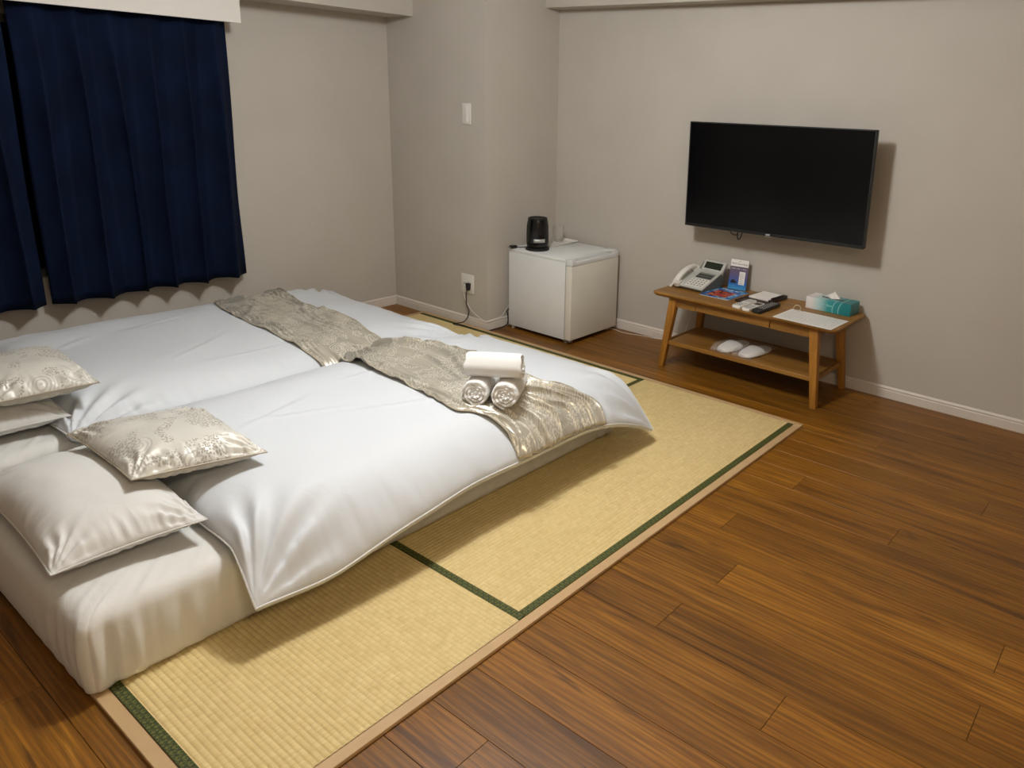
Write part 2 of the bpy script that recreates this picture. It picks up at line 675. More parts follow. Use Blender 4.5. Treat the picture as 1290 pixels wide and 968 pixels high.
# left wall with the window opening (behind the curtains)
WY0, WY1, WZ0, WZ1 = -2.86, -1.10, 0.50, 1.66
bm = bmesh.new()
box(bm, X0 - T, X0, YF, WY0, 0, ZC)
box(bm, X0 - T, X0, WY1, Y1, 0, ZC)
box(bm, X0 - T, X0, WY0, WY1, 0, WZ0)
box(bm, X0 - T, X0, WY0, WY1, WZ1, ZC)
struct('wall_left', bm, WALL)
bm = bmesh.new()
box(bm, X0, X1, Y1, Y2, 0, ZC)
struct('wall_column', bm, WALL)
wall('wall_back', X0, XR + T, Y2, Y2 + T)
wall('wall_right', XR, XR + T, YF, Y2)
wall('wall_front', X0 - T, XR + T, YF - T, YF)
bm = bmesh.new()
box(bm, X0 - T, XR + T, YF - T, Y2 + T, ZC, ZC + .1)
struct('ceiling', bm, CEIL)

# ceiling beams
bm = bmesh.new(); box(bm, X0, -2.685, YF, Y1, 1.834, ZC)
struct('trim_1', bm, WALL)
bm = bmesh.new(); box(bm, X1, XR, 0.544, Y2, 1.916, ZC)
struct('trim_2', bm, WALL)

# window frame and night-dark glass
bm = bmesh.new()
t = 0.035
box(bm, X0 - .09, X0 - .03, WY0, WY1, WZ0, WZ0 + t); box(bm, X0 - .09, X0 - .03, WY0, WY1, WZ1 - t, WZ1)
box(bm, X0 - .09, X0 - .03, WY0, WY0 + t, WZ0, WZ1); box(bm, X0 - .09, X0 - .03, WY1 - t, WY1, WZ0, WZ1)
box(bm, X0 - .085, X0 - .035, (WY0 + WY1) / 2 - .02, (WY0 + WY1) / 2 + .02, WZ0 + t, WZ1 - t)
win = struct('window_1', bm, METAL)
bm = bmesh.new(); box(bm, X0 - .065, X0 - .06, WY0 + t, WY1 - t, WZ0 + t, WZ1 - t)
finish('pane', bm, BLK, win)
bm = bmesh.new(); box(bm, X0 - T - .02, X0 - T, WY0 - .1, WY1 + .1, WZ0 - .1, WZ1 + .1)
finish('night_backing', bm, BLKM, win)


# baseboards: moulded profile (depth, height)
BB = [(0, 0), (0.011, 0), (0.011, 0.040), (0.0085, 0.043), (0.0085, 0.047), (0.0105, 0.049), (0.0105, 0.052), (0.006, 0.057), (0.003, 0.060), (0, 0.060)]


def baseboard(name, p0, p1, nrm, mit0=0.0, mit1=0.0):
    bm = bmesh.new()
    p0 = Vector((*p0, 0)); p1 = Vector((*p1, 0)); n = Vector((*nrm, 0)); d = (p1 - p0).normalized()
    A = [bm.verts.new(p0 + n * a - d * a * mit0 + Vector((0, 0, b))) for a, b in BB]
    B = [bm.verts.new(p1 + n * a + d * a * mit1 + Vector((0, 0, b))) for a, b in BB]
    N = len(BB)
    for k in range(N):
        bm.faces.new((A[k], A[(k + 1) % N], B[(k + 1) % N], B[k]))
    bm.faces.new(A); bm.faces.new(list(reversed(B)))
    return struct(name, bm, TRIM)


baseboard('baseboard_left', (X0, YF), (X0, Y1), (1, 0), -1, -1)
baseboard('baseboard_alcove', (X0, Y1), (X1, Y1), (0, -1), -1, 1)
baseboard('baseboard_column', (X1, Y1), (X1, Y2), (1, 0), 1, -1)
baseboard('baseboard_back', (X1, Y2), (XR, Y2), (0, -1), -1, -1)
baseboard('baseboard_right', (XR, Y2), (XR, YF), (-1, 0), -1, -1)
baseboard('baseboard_front', (XR, YF), (X0, YF), (0, 1), -1, -1)

# ------------------------------------------------------------------ tatami
def tatami(x0, x1, y0, y1, axis, label, borders):
    root = empty('tatami_mat', ((x0 + x1) / 2, (y0 + y1) / 2, 0))
    tag(root, label, 'tatami mat', 'tatami mats laid on the wooden floor')
    cx, cy = (x0 + x1) / 2, (y0 + y1) / 2
    hx, hy = (x1 - x0) / 2 - .0008, (y1 - y0) / 2 - .0008
    bm = bmesh.new(); box(bm, -hx, hx, -hy, hy, 0.0005, TT - .003)
    finish('core', bm, TAN, root)
    # ribbed rush cover: one rounded rib every 15 mm
    W = hy if axis == 'x' else hx
    L = hx if axis == 'x' else hy
    prof = []
    pitch = 0.0150
    c = -W
    nr = int(round(2 * W / pitch)); pitch = 2 * W / nr
    for i in range(nr):
        for (f, h) in ((0.0, 0.0), (0.10, 0.0017), (0.28, 0.0028), (0.5, 0.0032), (0.72, 0.0028), (0.90, 0.0017)):
            prof.append((-W + (i + f) * pitch, TT - 0.0034 + h))
    prof.append((W, TT - .0034))
    seg = np.linspace(-L, L, 24)
    V = np.zeros((len(prof), len(seg), 3))
    P = np.array(prof)
    if axis == 'x':
        V[:, :, 0] = seg[None, :]; V[:, :, 1] = P[:, 0][:, None]
    else:
        V[:, :, 1] = seg[None, :]; V[:, :, 0] = -P[:, 0][:, None]
    V[:, :, 2] = P[:, 1][:, None] + 0.0002 * fbm(V[:, :, 0] * 4 + cx * 9, V[:, :, 1] * 4 + cy * 5, 3)
    me = grid_mesh('rush_cover', V, len(prof), len(seg))
    link('rush_cover', me, RUSHX if axis == 'x' else RUSHY, root)
    bw = 0.0262
    for b in borders:
        bm = bmesh.new()
        if b == 'n': box(bm, -hx, hx, hy - bw, hy, TT - .002, TT + .0008, .0004, 1)
        if b == 's': box(bm, -hx, hx, -hy, -hy + bw, TT - .002, TT + .0008, .0004, 1)
        if b == 'e': box(bm, hx - bw, hx, -hy, hy, TT - .002, TT + .0008, .0004, 1)
        if b == 'w': box(bm, -hx, -hx + bw, -hy, hy, TT - .002, TT + .0008, .0004, 1)
        finish('border', bm, GREEN, root)
    return root


tatami(-M1, 0, -MS, -M1, 'x', 'nearest tatami mat at the foot of the photo, green bands on both long edges', 'ns')
tatami(-MW, 0, -M1, 0, 'y', 'long tatami mat right of the beds pointing towards the low table', 'ew')
tatami(-MS, -MW, -MW, 0, 'x', 'tatami mat beyond the foot of the beds, in front of the fridge', 'ns')
tatami(-MS, -M1, -MS, -MW, 'y', 'tatami mat hidden under the bed by the curtains', 'ew')
tatami(-M1, -MW, -M1, -MW, 'y', 'half-size tatami mat hidden in the middle under the two beds', 'ew')
ed = empty('tatami_edging', (0, 0, 0))
tag(ed, 'thin tan frame strips running around the tatami field on the floor', 'edging')
EW = 0.033
for (a, b, c, d) in ((0.0008, EW, -MS - EW, EW), (-MS - EW, -MS - .0008, -MS - EW, EW), (-MS, 0, .0008, EW), (-MS, 0, -MS - EW, -MS - .0008)):
    bm = bmesh.new(); box(bm, a, b, c, d, 0.0004, TT - .0008, .0012, 1)
    finish('edge_strip', bm, TAN, ed)

# ------------------------------------------------------------------ height map used to rest soft things on one another
HR = 0.01
HX0, HY0 = -3.0, -3.2
HN, HM = 340, 340
H = np.full((HN, HM), TT)


def hidx(x, y):
    return np.clip((x - HX0) / HR, 0, HN - 1.001), np.clip((y - HY0) / HR, 0, HM - 1.001)


def hget(x, y, A=None):
    A = H if A is None else A
    fx, fy = hidx(x, y)
    i = fx.astype(int); j = fy.astype(int); fx = fx - i; fy = fy - j
    return (A[i, j] * (1 - fx) + A[i + 1, j] * fx) * (1 - fy) + (A[i, j + 1] * (1 - fx) + A[i + 1, j + 1] * fx) * fy


def hblur(A, n):
    A = A.copy()
    for _ in range(n):
        B = A.copy()
        B[1:-1, 1:-1] = (A[1:-1, 1:-1] * 2 + A[:-2, 1:-1] + A[2:, 1:-1] + A[1:-1, :-2] + A[1:-1, 2:]) / 6
        A = B
    return A


def hstamp(V):
    """splat a top surface grid (n,m,3) into the height map"""
    n, m, _ = V.shape
    k = 4
    for a in range(k):
        for b in range(k):
            u, v = a / k, b / k
            P = ((V[:-1, :-1] * (1 - u) + V[1:, :-1] * u) * (1 - v) + (V[:-1, 1:] * (1 - u) + V[1:, 1:] * u) * v).reshape(-1, 3)
            i = np.clip(np.round((P[:, 0] - HX0) / HR).astype(int), 0, HN - 1)
            j = np.clip(np.round((P[:, 1] - HY0) / HR).astype(int), 0, HM - 1)
            np.maximum.at(H, (i, j), P[:, 2])


# ------------------------------------------------------------------ mattresses
MT = 0.235


def mattress(x0, x1, y0, y1, label, seed):
    """rounded futon mattress under a fitted sheet; sheet gathers in vertical folds at the corners"""
    # walk around the perimeter of a rounded rectangle, rows from floor up and over to the centre
    R = 0.022
    def perim():
        pts = []; nrm = []
        def arc(cx, cy, a0, a1, n):
            for k in range(n):
                a = a0 + (a1 - a0) * k / n
                pts.append((cx + R * math.cos(a), cy + R * math.sin(a))); nrm.append((math.cos(a), math.sin(a)))
        def seg(xa, ya, xb, yb, n, nn):
            for k in range(n):
                t = k / n
                pts.append((xa + (xb - xa) * t, ya + (yb - ya) * t)); nrm.append(nn)
        seg(x1, y0 + R, x1, y1 - R, 260, (1, 0)); arc(x1 - R, y1 - R, 0, math.pi / 2, 10)
        seg(x1 - R, y1, x0 + R, y1, 130, (0, 1)); arc(x0 + R, y1 - R, math.pi / 2, math.pi, 10)
        seg(x0, y1 - R, x0, y0 + R, 200, (-1, 0)); arc(x0 + R, y0 + R, math.pi, 1.5 * math.pi, 10)
        seg(x0 + R, y0, x1 - R, y0, 130, (0, -1)); arc(x1 - R, y0 + R, 1.5 * math.pi, 2 * math.pi, 12)
        return np.array(pts), np.array(nrm)
    P, N = perim()
    n = len(P)
    s = np.concatenate([[0], np.cumsum(np.linalg.norm(np.diff(P, axis=0), axis=1))])
    cx, cy = (x0 + x1) / 2, (y0 + y1) / 2
    # distance of each perimeter point to the nearest plan corner
    cd = np.min([np.hypot(P[:, 0] - a, P[:, 1] - b) for a in (x0, x1) for b in (y0, y1)], axis=0)
    fold = np.sin(s * 95 + 2.2 * vnoise(s * 9, s * 0 + seed, 5)) * 0.5 + vnoise(s * 55, s * 0, seed) * 0.7
    cornery = np.exp(-(cd / 0.16) ** 2)
    rows = []
    r = 0.05
    prof = [(-0.012, TT + 0.0015), (-0.003, TT + .010), (0.0, 0.035), (0.004, 0.07), (0.006, 0.11), (0.004, 0.15), (0, 0.175)]
    for a in np.linspace(0, math.pi / 2, 7)[1:]:
        prof.append((-r + r * math.cos(a), 0.175 + r * math.sin(a) * 1.0))
    for q in (0.09, 0.14, 0.2, 0.27, 0.35, 0.42): prof.append((-q, 0.225 + 0.010 * (1 - math.exp(-q * 6))))
    for off, z in prof:
        k = max(0, 1 - abs(z - 0.10) / 0.13) if off > -0.04 else max(0, 1 + off / 0.16) * 0.5
        amp = 0.017 * cornery * k + 0.0032 * k
        amp = amp * np.where(N[:, 1] < -0.3, 0.35, 1.0)
        o = off + fold * amp
        scx = np.clip((np.abs(P[:, 0] - cx)) , 1e-3, None)
        q = P + N * o[:, None]
        if off < 0:
            f = (-off)
            q = np.stack([cx + (P[:, 0] - cx) * (1 - f / ((x1 - x0) / 2)), cy + (P[:, 1] - cy) * (1 - f / ((y1 - y0) / 2))], 1) + N * (fold * amp)[:, None]
        zz = np.full(n, z)
        if off < -0.045 or z > 0.2:
            zz = zz + 0.004 * fbm(q[:, 0] * 6, q[:, 1] * 6, seed + 3)
            # creases over the top edge, running inward
            zz = zz + 0.0035 * np.exp(-((off + 0.06) / 0.06) ** 2) * vnoise(s * 38, s * 0 + off * 8, seed + 9)
        rows.append(np.stack([q[:, 0], q[:, 1], zz], 1))
    V = np.stack(rows, 0)
    V = np.concatenate([V, V[:, :1]], 1)
    me = grid_mesh('mattress', V, V.shape[0], V.shape[1])
    # close centre
    bm = bmesh.new(); bm.from_mesh(me)
    bmesh.ops.remove_doubles(bm, verts=bm.verts, dist=1e-5)
    bmesh.ops.holes_fill(bm, edges=[e for e in bm.edges if e.is_boundary], sides=0)
    bmesh.ops.triangulate(bm, faces=[f for f in bm.faces if len(f.verts) > 4])
    o = finish('mattress', bm, SHEET, None, True, angle=180)
    tag(o, label, 'mattress', 'floor mattresses under white fitted sheets')
    gx = (np.arange(HN) * HR + HX0)[:, None] + np.zeros((1, HM)); gy = (np.arange(HM) * HR + HY0)[None, :] + np.zeros((HN, 1))
    d = np.minimum(np.minimum(gx - x0, x1 - gx), np.minimum(gy - y0, y1 - gy))
    hh = np.where(d > 0.05, 0.237, np.where(d > 0, 0.18 + 0.055 * np.sqrt(np.clip(1 - (1 - d / .05) ** 2, 0, 1)), TT))
    H[:] = np.maximum(H, hh)
    return o


mattress(-1.585, -0.562, -2.652, -0.63, 'white sheeted floor mattress nearest the camera, bare corner showing on the tatami', 1)
mattress(-2.62, -1.618, -2.60, -0.66, 'white sheeted floor mattress on the curtain side, mostly covered', 2)


# ------------------------------------------------------------------ duvets (closed quilts with drooping corners)
def duvet(x0, x1, y0, y1, T_, label, seed, base, tips, nx=150, ny=230, RR=.30):
    """x across, y along.  base(x,y) = height the quilt lies on.  tips: corner offsets (dx,dy) for [x0y0,x1y0,x0y1,x1y1]"""
    u = np.linspace(0, 1, nx)[:, None] + np.zeros((1, ny)); v = np.linspace(0, 1, ny)[None, :] + np.zeros((nx, 1))
    # denser near the border
    u = u + 0.0 * u; ease = lambda t: t - 0.09 * np.sin(2 * math.pi * t)
    u = ease(u); v = ease(v)
    w_, h_ = x1 - x0, y1 - y0
    X = x0 + w_ * u; Y = y0 + h_ * v
    # bilinear corner offset that fades quickly from the corner
    for (cu, cv), (dx, dy) in zip(((0, 0), (1, 0), (0, 1), (1, 1)), tips):
        du = (u if cu == 0 else 1 - u) * w_; dv = (v if cv == 0 else 1 - v) * h_
        k = np.exp(-(du / 0.30) ** 1.3) * np.exp(-(dv / 0.34) ** 1.3)
        X = X + dx * k; Y = Y + dy * k
    # edges bow inward between corners, and waver
    X = X + 0.010 * vnoise(v * 7, v * 0 + 3, seed) * np.abs(2 * u - 1) ** 3
    Y = Y + 0.012 * vnoise(u * 6, u * 0 + 9, seed + 1) * np.abs(2 * v - 1) ** 3
    dL, dR, dB, dT = u * w_, (1 - u) * w_, v * h_, (1 - v) * h_
    def f(d, R=0.26): return np.clip(1 - (1 - np.clip(d / R, 0, 1)) ** 2.3, 0, 1)
    prod = f(dL, .30) * f(dR, RR) * f(dB, .30) * f(dT, .40)
    th = T_ * prod ** 0.55
    puff = 1 + 0.10 * fbm(X * 2.2, Y * 1.6, seed + 5, 2) * prod
    th = th * puff * (1 - 0.30 * v ** 3)
    B = base(X, Y)
    dmin = np.minimum(np.minimum(dL, dR), np.minimum(dB, dT))
    # gathers from the seam, running perpendicular to it
    wr = np.zeros_like(X)
    for d, s_, sd in ((dL, Y, 1), (dR, Y, 2), (dB, X, 3), (dT, X, 4)):
        g = vnoise(s_ * 34 + d * 3, d * 5 + sd, seed + 20 + sd) * 0.6 + vnoise(s_ * 70, d * 7 + sd, seed + 30 + sd) * 0.3
        amp = (0.0085 if sd < 4 else 0.0028) * np.exp(-((d - 0.035) / 0.055) ** 2)
        wr = wr + g * amp
    # long soft radiating folds from corners
    for (cu, cv) in ((0, 0), (1, 0), (0, 1), (1, 1)):
        du = (u if cu == 0 else 1 - u) * w_; dv = (v if cv == 0 else 1 - v) * h_
        ang = np.arctan2(dv + 1e-6, du + 1e-6); rr = np.hypot(du, dv)
        wr = wr + 0.011 * np.sin(ang * 17 + 2 * vnoise(rr * 4, ang * 2, seed + 7)) * np.exp(-((rr - 0.15) / 0.10) ** 2)
    soft = 0.006 * fbm(X * 3.5 + 5, Y * 2.5, seed + 11, 3) * prod
    # a few long taut diagonal creases
    cr = np.zeros_like(X)
    r_ = np.random.RandomState(seed)
    for _ in range(9):
        px, py = r_.uniform(x0 + .15, x1 - .15), r_.uniform(y0 + .2, y1 - .2)
        a = r_.uniform(-0.5, 0.9) + math.pi / 2; L = r_.uniform(.10, .28)
        t_ = (X - px) * math.cos(a) + (Y - py) * math.sin(a); n_ = -(X - px) * math.sin(a) + (Y - py) * math.cos(a)
        cr = cr + 0.0045 * np.exp(-(t_ / L) ** 2) * (np.exp(-(n_ / .014) ** 2) - 0.6 * np.exp(-((n_ - .02) / .02) ** 2))
    top = B + 0.016 + th * 0.94 + (wr * np.clip(dmin / .012, 0, 1)) + soft + cr * prod
    bot = B + 0.016 - np.minimum(0.013, 0.3 * dmin) - 0.03 * np.exp(-((dmin - 0.045) / 0.05) ** 2) * np.clip((hget(X, Y) < B - 0.05), 0, 1)
    top = np.maximum(top, bot + 0.0002)
    edge = dmin < 1e-9
    top[edge] = bot[edge] = (B + 0.016)[edge]
    Vt = np.stack([X, Y, top], -1); Vb = np.stack([X, Y, bot], -1)
    idx = np.arange(nx * ny).reshape(nx, ny)
    q = np.stack([idx[:-1, :-1], idx[1:, :-1], idx[1:, 1:], idx[:-1, 1:]], -1).reshape(-1, 4)
    idb = idx + nx * ny
    bmask = np.zeros((nx, ny), bool); bmask[0] = bmask[-1] = True; bmask[:, 0] = bmask[:, -1] = True
    idb = np.where(bmask, idx, idb)
    qb = np.stack([idb[:-1, :-1], idb[:-1, 1:], idb[1:, 1:], idb[1:, :-1]], -1).reshape(-1, 4)
    me = bpy.data.meshes.new('duvet')
    me.from_pydata(np.concatenate([Vt.reshape(-1, 3), Vb.reshape(-1, 3)]).tolist(), [], np.concatenate([q, qb]).tolist())
    bm = bmesh.new(); bm.from_mesh(me)
    bmesh.ops.delete(bm, geom=[v_ for v_ in bm.verts if not v_.link_faces], context='VERTS')
    bm.to_mesh(me); bm.free()
    root = link('duvet', me, LINEN)
    tag(root, label, 'duvet', 'white duvets on the floor beds')
    # corded seam around the edge
    loop = [Vt[i, 0] for i in range(0, nx)] + [Vt[-1, j] for j in range(1, ny)] + [Vt[i, -1] for i in range(nx - 2, -1, -1)] + [Vt[0, j] for j in range(ny - 2, 0, -1)]
    bm = bmesh.new(); tube(bm, loop, 0.0032, 6, closed=True)
    finish('piping', bm, PIPE, root, True)
    hstamp(Vt)
    return Vt, ease


def far_base(X, Y):
    b = np.full_like(X, 0.238)
    b = b - 0.30 * np.clip(-2.64 - X, 0, 1)
    return b


def near_base(X, Y):
    b = np.full_like(X, 0.238)
    ox = np.clip(X + 0.56, 0, 1)
    # the two corners hang lower than the middle of the long side
    D = 0.85 + 1.65 * (np.exp(-((Y + 2.3) / 0.38) ** 2) + 0.85 * np.exp(-((Y + 0.6) / 0.22) ** 2))
    b = b - D * ox ** 1.6
    oy = np.clip(Y + 0.70, 0, 1)
    b = b - 0.9 * oy ** 1.5
    far = hget(X, Y, HF)
    return np.maximum(b, far)


DF = duvet(-2.72, -1.50, -2.30, -0.66, 0.105, 'white duvet on the bed beside the curtains', 41, far_base,
      [(-.02, -.02), (-.06, -.015), (0, 0), (.02, 0)])
HF = hblur(np.where((np.arange(HN) * HR + HX0)[:, None] < -0.8, H, TT), 8)
DV = duvet(-1.45, -0.40, -2.275, -0.60, 0.135, 'plump white duvet on the bed nearest the camera', 77, near_base,
           [(-.03, -.03), (-.01, -.03), (0.02, -.04), (.02, .01)], RR=.40)


# ------------------------------------------------------------------ runners draped across the duvets
def runner(dv, box_, pts_lo, pts_hi, label, seed, nfold, crumple=1.0, mats=SATIN_R, nl=300, nw=130):
    """strip laid on the duvet surface; pts are plan points, wrapped over the side by the duvet's own grid"""
    V0, ease = dv
    x0, x1, y0, y1 = box_
    tt_ = np.linspace(0, 1, 400); ee = ease(tt_)
    def samp(X, Y):
        u = np.interp((X - x0) / (x1 - x0), ee, tt_) * (V0.shape[0] - 1); v = np.interp((Y - y0) / (y1 - y0), ee, tt_) * (V0.shape[1] - 1)
        i = np.clip(u.astype(int), 0, V0.shape[0] - 2); j = np.clip(v.astype(int), 0, V0.shape[1] - 2)
        a = (u - i)[..., None]; b = (v - j)[..., None]
        return (V0[i, j] * (1 - a) + V0[i + 1, j] * a) * (1 - b) + (V0[i, j + 1] * (1 - a) + V0[i + 1, j + 1] * a) * b
    def curve(pts):
        c = np.array([tuple(p) for p in smooth_pts([(a, b, 0) for a, b in pts], 40)])[:, :2]
        d = np.concatenate([[0], np.cumsum(np.linalg.norm(np.diff(c, axis=0), axis=1))])
        q = np.linspace(0, d[-1], nl)
        return np.stack([np.interp(q, d, c[:, k]) for k in (0, 1)], 1)
    lo, hi = curve(pts_lo), curve(pts_hi)
    t = np.linspace(0, 1, nw)
    X = lo[:, None, 0] * (1 - t) + hi[:, None, 0] * t
    Y = lo[:, None, 1] * (1 - t) + hi[:, None, 1] * t
    B = samp(X, Y)
    gu = np.gradient(B, axis=0); gv = np.gradient(B, axis=1)
    N = np.cross(gu, gv); N /= np.maximum(np.linalg.norm(N, axis=2, keepdims=True), 1e-9)
    N *= np.sign(N[..., 2:3] + 1e-9)
    wid = np.linalg.norm(hi - lo, axis=1)
    comp = np.clip(1 - wid / 0.50, 0.03, 1)[:, None]
    s = np.linspace(0, 1, nl)[:, None] + 0 * X
    tt = t[None, :] + 0 * X
    ph = tt * nfold + 0.8 * vnoise(s * 3, tt * 2.5, seed) + 0.22 * vnoise(s * 9, tt * 5, seed + 1)
    ridge = lambda q: (1 - np.abs(np.sin(q * math.pi))) ** 1.6
    z = (0.012 + 0.115 * comp) * ridge(ph) * np.clip(0.6 + 0.7 * vnoise(s * 4, tt * 3 + 5, seed + 4), 0.05, 1.3) * crumple
    z = z + (0.007 + 0.050 * comp) * ridge(ph * 2.17 + 0.4) * np.clip(0.5 + 0.8 * vnoise(s * 5, tt * 5 + 9, seed + 5), 0, 1.2) * crumple
    hem = np.exp(-((tt - .10) / 0.10) ** 2) + np.exp(-((.90 - tt) / 0.10) ** 2)
    z = z + hem * 0.014 * ridge(tt * 17 + 0.8 * vnoise(s * 12, tt * 4, seed + 8)) * np.clip(.5 + vnoise(s * 16, tt * 2, seed + 2), 0, 1)
    # short cross puckers where the cloth turns down over the side
    side_ = np.clip((-(B[..., 2] - B[..., 2].max()) - 0.03) / 0.06, 0, 1)
    z = z + side_ * 0.018 * ridge(tt * 9 + 0.6 * vnoise(s * 8, tt * 6, seed + 12)) * np.clip(.6 + vnoise(s * 12, tt * 8, seed + 3), 0, 1)
    z = z + 0.0012 * fbm(X * 26, Y * 26, seed + 9, 2)
    z = np.maximum(z, 0) + 0.0042
    V = B + N * z[..., None]
    me = grid_mesh('bed_runner', V, nl, nw)
    o = link('bed_runner', me, mats)
    md = o.modifiers.new('thickness', 'SOLIDIFY'); md.thickness = 0.0025; md.offset = -1
    tag(o, label, 'bed runner', 'champagne satin bed runners across the duvets')
    for e_ in (0, -1):
        bm = bmesh.new()
        tube(bm, [tuple(V[i, e_]) for i in range(0, nl, 2)], 0.0028, 6)
        finish('hem_cord', bm, SATIN_PIPE, o, True)
    hstamp(V)
    return V


runner(DF, (-2.72, -1.50, -2.30, -0.66), [(-2.69, -1.28), (-2.44, -1.376), (-2.1, -1.42), (-1.89, -1.423), (-1.69, -1.43), (-1.51, -1.42)],
       [(-2.69, -0.98), (-2.47, -1.00), (-2.22, -1.046), (-1.96, -1.055), (-1.70, -1.08), (-1.51, -1.08)],
       'smooth champagne runner across the duvet beside the curtains', 5, 3, 0.4)
runner(DV, (-1.45, -0.40, -2.275, -0.60), [(-1.44, -1.38), (-1.30, -1.437), (-1.1, -1.45), (-.94, -1.456), (-.745, -1.466), (-.615, -1.478), (-.575, -1.437), (-.50, -1.40), (-.45, -1.388), (-.402, -1.388)],
       [(-1.44, -1.06), (-1.25, -1.03), (-1.16, -1.026), (-0.98, -1.03), (-0.75, -1.08), (-0.60, -1.069), (-.51, -0.99), (-0.46, -0.94), (-0.402, -0.95)],
       'crumpled champagne runner across the near duvet, bunched under the white towels', 9, 5, 1.0)


# ------------------------------------------------------------------ pillows: cloth inflated and settled by a small solver
def pillow(name, c00, c10, c11, c01, hu, hd, mats, label, cat, group, pipemat, seed=0, nx=110, ny=84, gather=1.0, bow=0.012):
    """stuffed case given by its four seam corners (world); bulges hu above and hd below the seam"""
    u = np.linspace(-1, 1, nx)[:, None] + np.zeros((1, ny)); v = np.linspace(-1, 1, ny)[None, :] + np.zeros((nx, 1))
    u = np.sin(u * math.pi / 2) * .35 + u * .65; v = np.sin(v * math.pi / 2) * .35 + v * .65
    C = [np.array(c, float) for c in (c00, c10, c11, c01)]
    W = np.linalg.norm(C[1] - C[0]); D = np.linalg.norm(C[3] - C[0])
    # seam edges pulled in between the corners
    uu = u * (1 - bow / (W / 2) * (1 - v ** 2) * 1.0 * (np.abs(u) ** 3)); vv = v * (1 - bow / (D / 2) * (1 - u ** 2) * (np.abs(v) ** 3))
    a, b = (uu[..., None] + 1) / 2, (vv[..., None] + 1) / 2
    base = (C[0] * (1 - a) + C[1] * a) * (1 - b) + (C[3] * (1 - a) + C[2] * a) * b
    nrm = np.cross(C[1] - C[0], C[3] - C[0]); nrm /= np.linalg.norm(nrm); nrm *= np.sign(nrm[2])
    ex = np.clip(1 - np.abs(u) ** 2.6, 0, 1); ey = np.clip(1 - np.abs(v) ** 2.6, 0, 1)
    body = (ex * ey) ** 0.62
    dx = (1 - np.abs(u)) * W / 2; dy = (1 - np.abs(v)) * D / 2
    dm = np.minimum(dx, dy)
    wr = np.zeros_like(u)
    for d, s_, k in ((dx, v * D, 1), (dy, u * W, 2)):
        sd = np.where((u if k == 1 else v) > 0, 50, 0)
        g = vnoise(s_ * 42 + sd, d * 9 + k, seed + k) + 0.5 * vnoise(s_ * 90 + sd, d * 14 + k, seed + 7 + k)
        wr += 0.0048 * gather * g * np.exp(-((d - .022) / .032) ** 2)
    rr = np.hypot(dx, dy); ang = np.arctan2(dy + 1e-6, dx + 1e-6)
    wr += 0.0055 * gather * np.sin(ang * 15 + 2.5 * vnoise(rr * 16, ang * 2 + np.sign(u) * 3 + np.sign(v) * 7, seed + 5)) * np.exp(-((rr - .07) / .05) ** 2)
    soft = 0.006 * fbm(u * 2.1, v * 1.7, seed + 13, 2) * body
    fade = np.clip(dm / .010, 0, 1)
    up = hu * body + (wr + soft) * fade
    dn = hd * body ** .9 + wr * .5 * fade
    up = np.maximum(up, 0.0002 * fade)
    T_ = base + nrm * up[..., None]
    Bt = base - nrm * np.maximum(dn, 0)[..., None]
    HB = hblur(H, 2)
    Bt[..., 2] = np.maximum(Bt[..., 2], np.minimum(hget(Bt[..., 0], Bt[..., 1], HB) + .003, base[..., 2] - 0.0002))
    me = bpy.data.meshes.new(name)
    idx = np.arange(nx * ny).reshape(nx, ny)
    bm_ = np.zeros((nx, ny), bool); bm_[0] = bm_[-1] = True; bm_[:, 0] = bm_[:, -1] = True
    ib = idx.copy(); ib[~bm_] = nx * ny + np.arange((~bm_).sum())
    q = np.stack([idx[:-1, :-1], idx[1:, :-1], idx[1:, 1:], idx[:-1, 1:]], -1).reshape(-1, 4)
    qb = np.stack([ib[:-1, :-1], ib[:-1, 1:], ib[1:, 1:], ib[1:, :-1]], -1).reshape(-1, 4)
    T_[bm_] = base[bm_]
    allv = np.concatenate([T_.reshape(-1, 3), Bt[~bm_]])
    c = base.mean((0, 1)); c[2] = allv[:, 2].min()
    rz = math.atan2(C[1][1] - C[0][1], C[1][0] - C[0][0])
    cr, sr = math.cos(-rz), math.sin(-rz)
    Rm = np.array([[cr, -sr, 0], [sr, cr, 0], [0, 0, 1]])
    me.from_pydata(((allv - c) @ Rm.T).tolist(), [], np.concatenate([q, qb]).tolist())
    for m in mats: me.materials.append(m)
    if len(mats) > 1:
        me.polygons.foreach_set('material_index', np.concatenate([np.zeros(len(q), int), np.ones(len(qb), int)]))
    me.update()
    o = link(name, me, mats, None, True, tuple(c), (0, 0, rz))
    tag(o, label, cat, group)
    loop = np.concatenate([base[:, 0], base[-1, 1:], base[-2::-1, -1], base[0, -2:0:-1]])
    loop = (loop - c) @ Rm.T
    bm = bmesh.new(); tube(bm, [tuple(p) for p in loop], 0.0026, 6, closed=True)
    finish('piping', bm, pipemat, o, True)
    hstamp(T_)


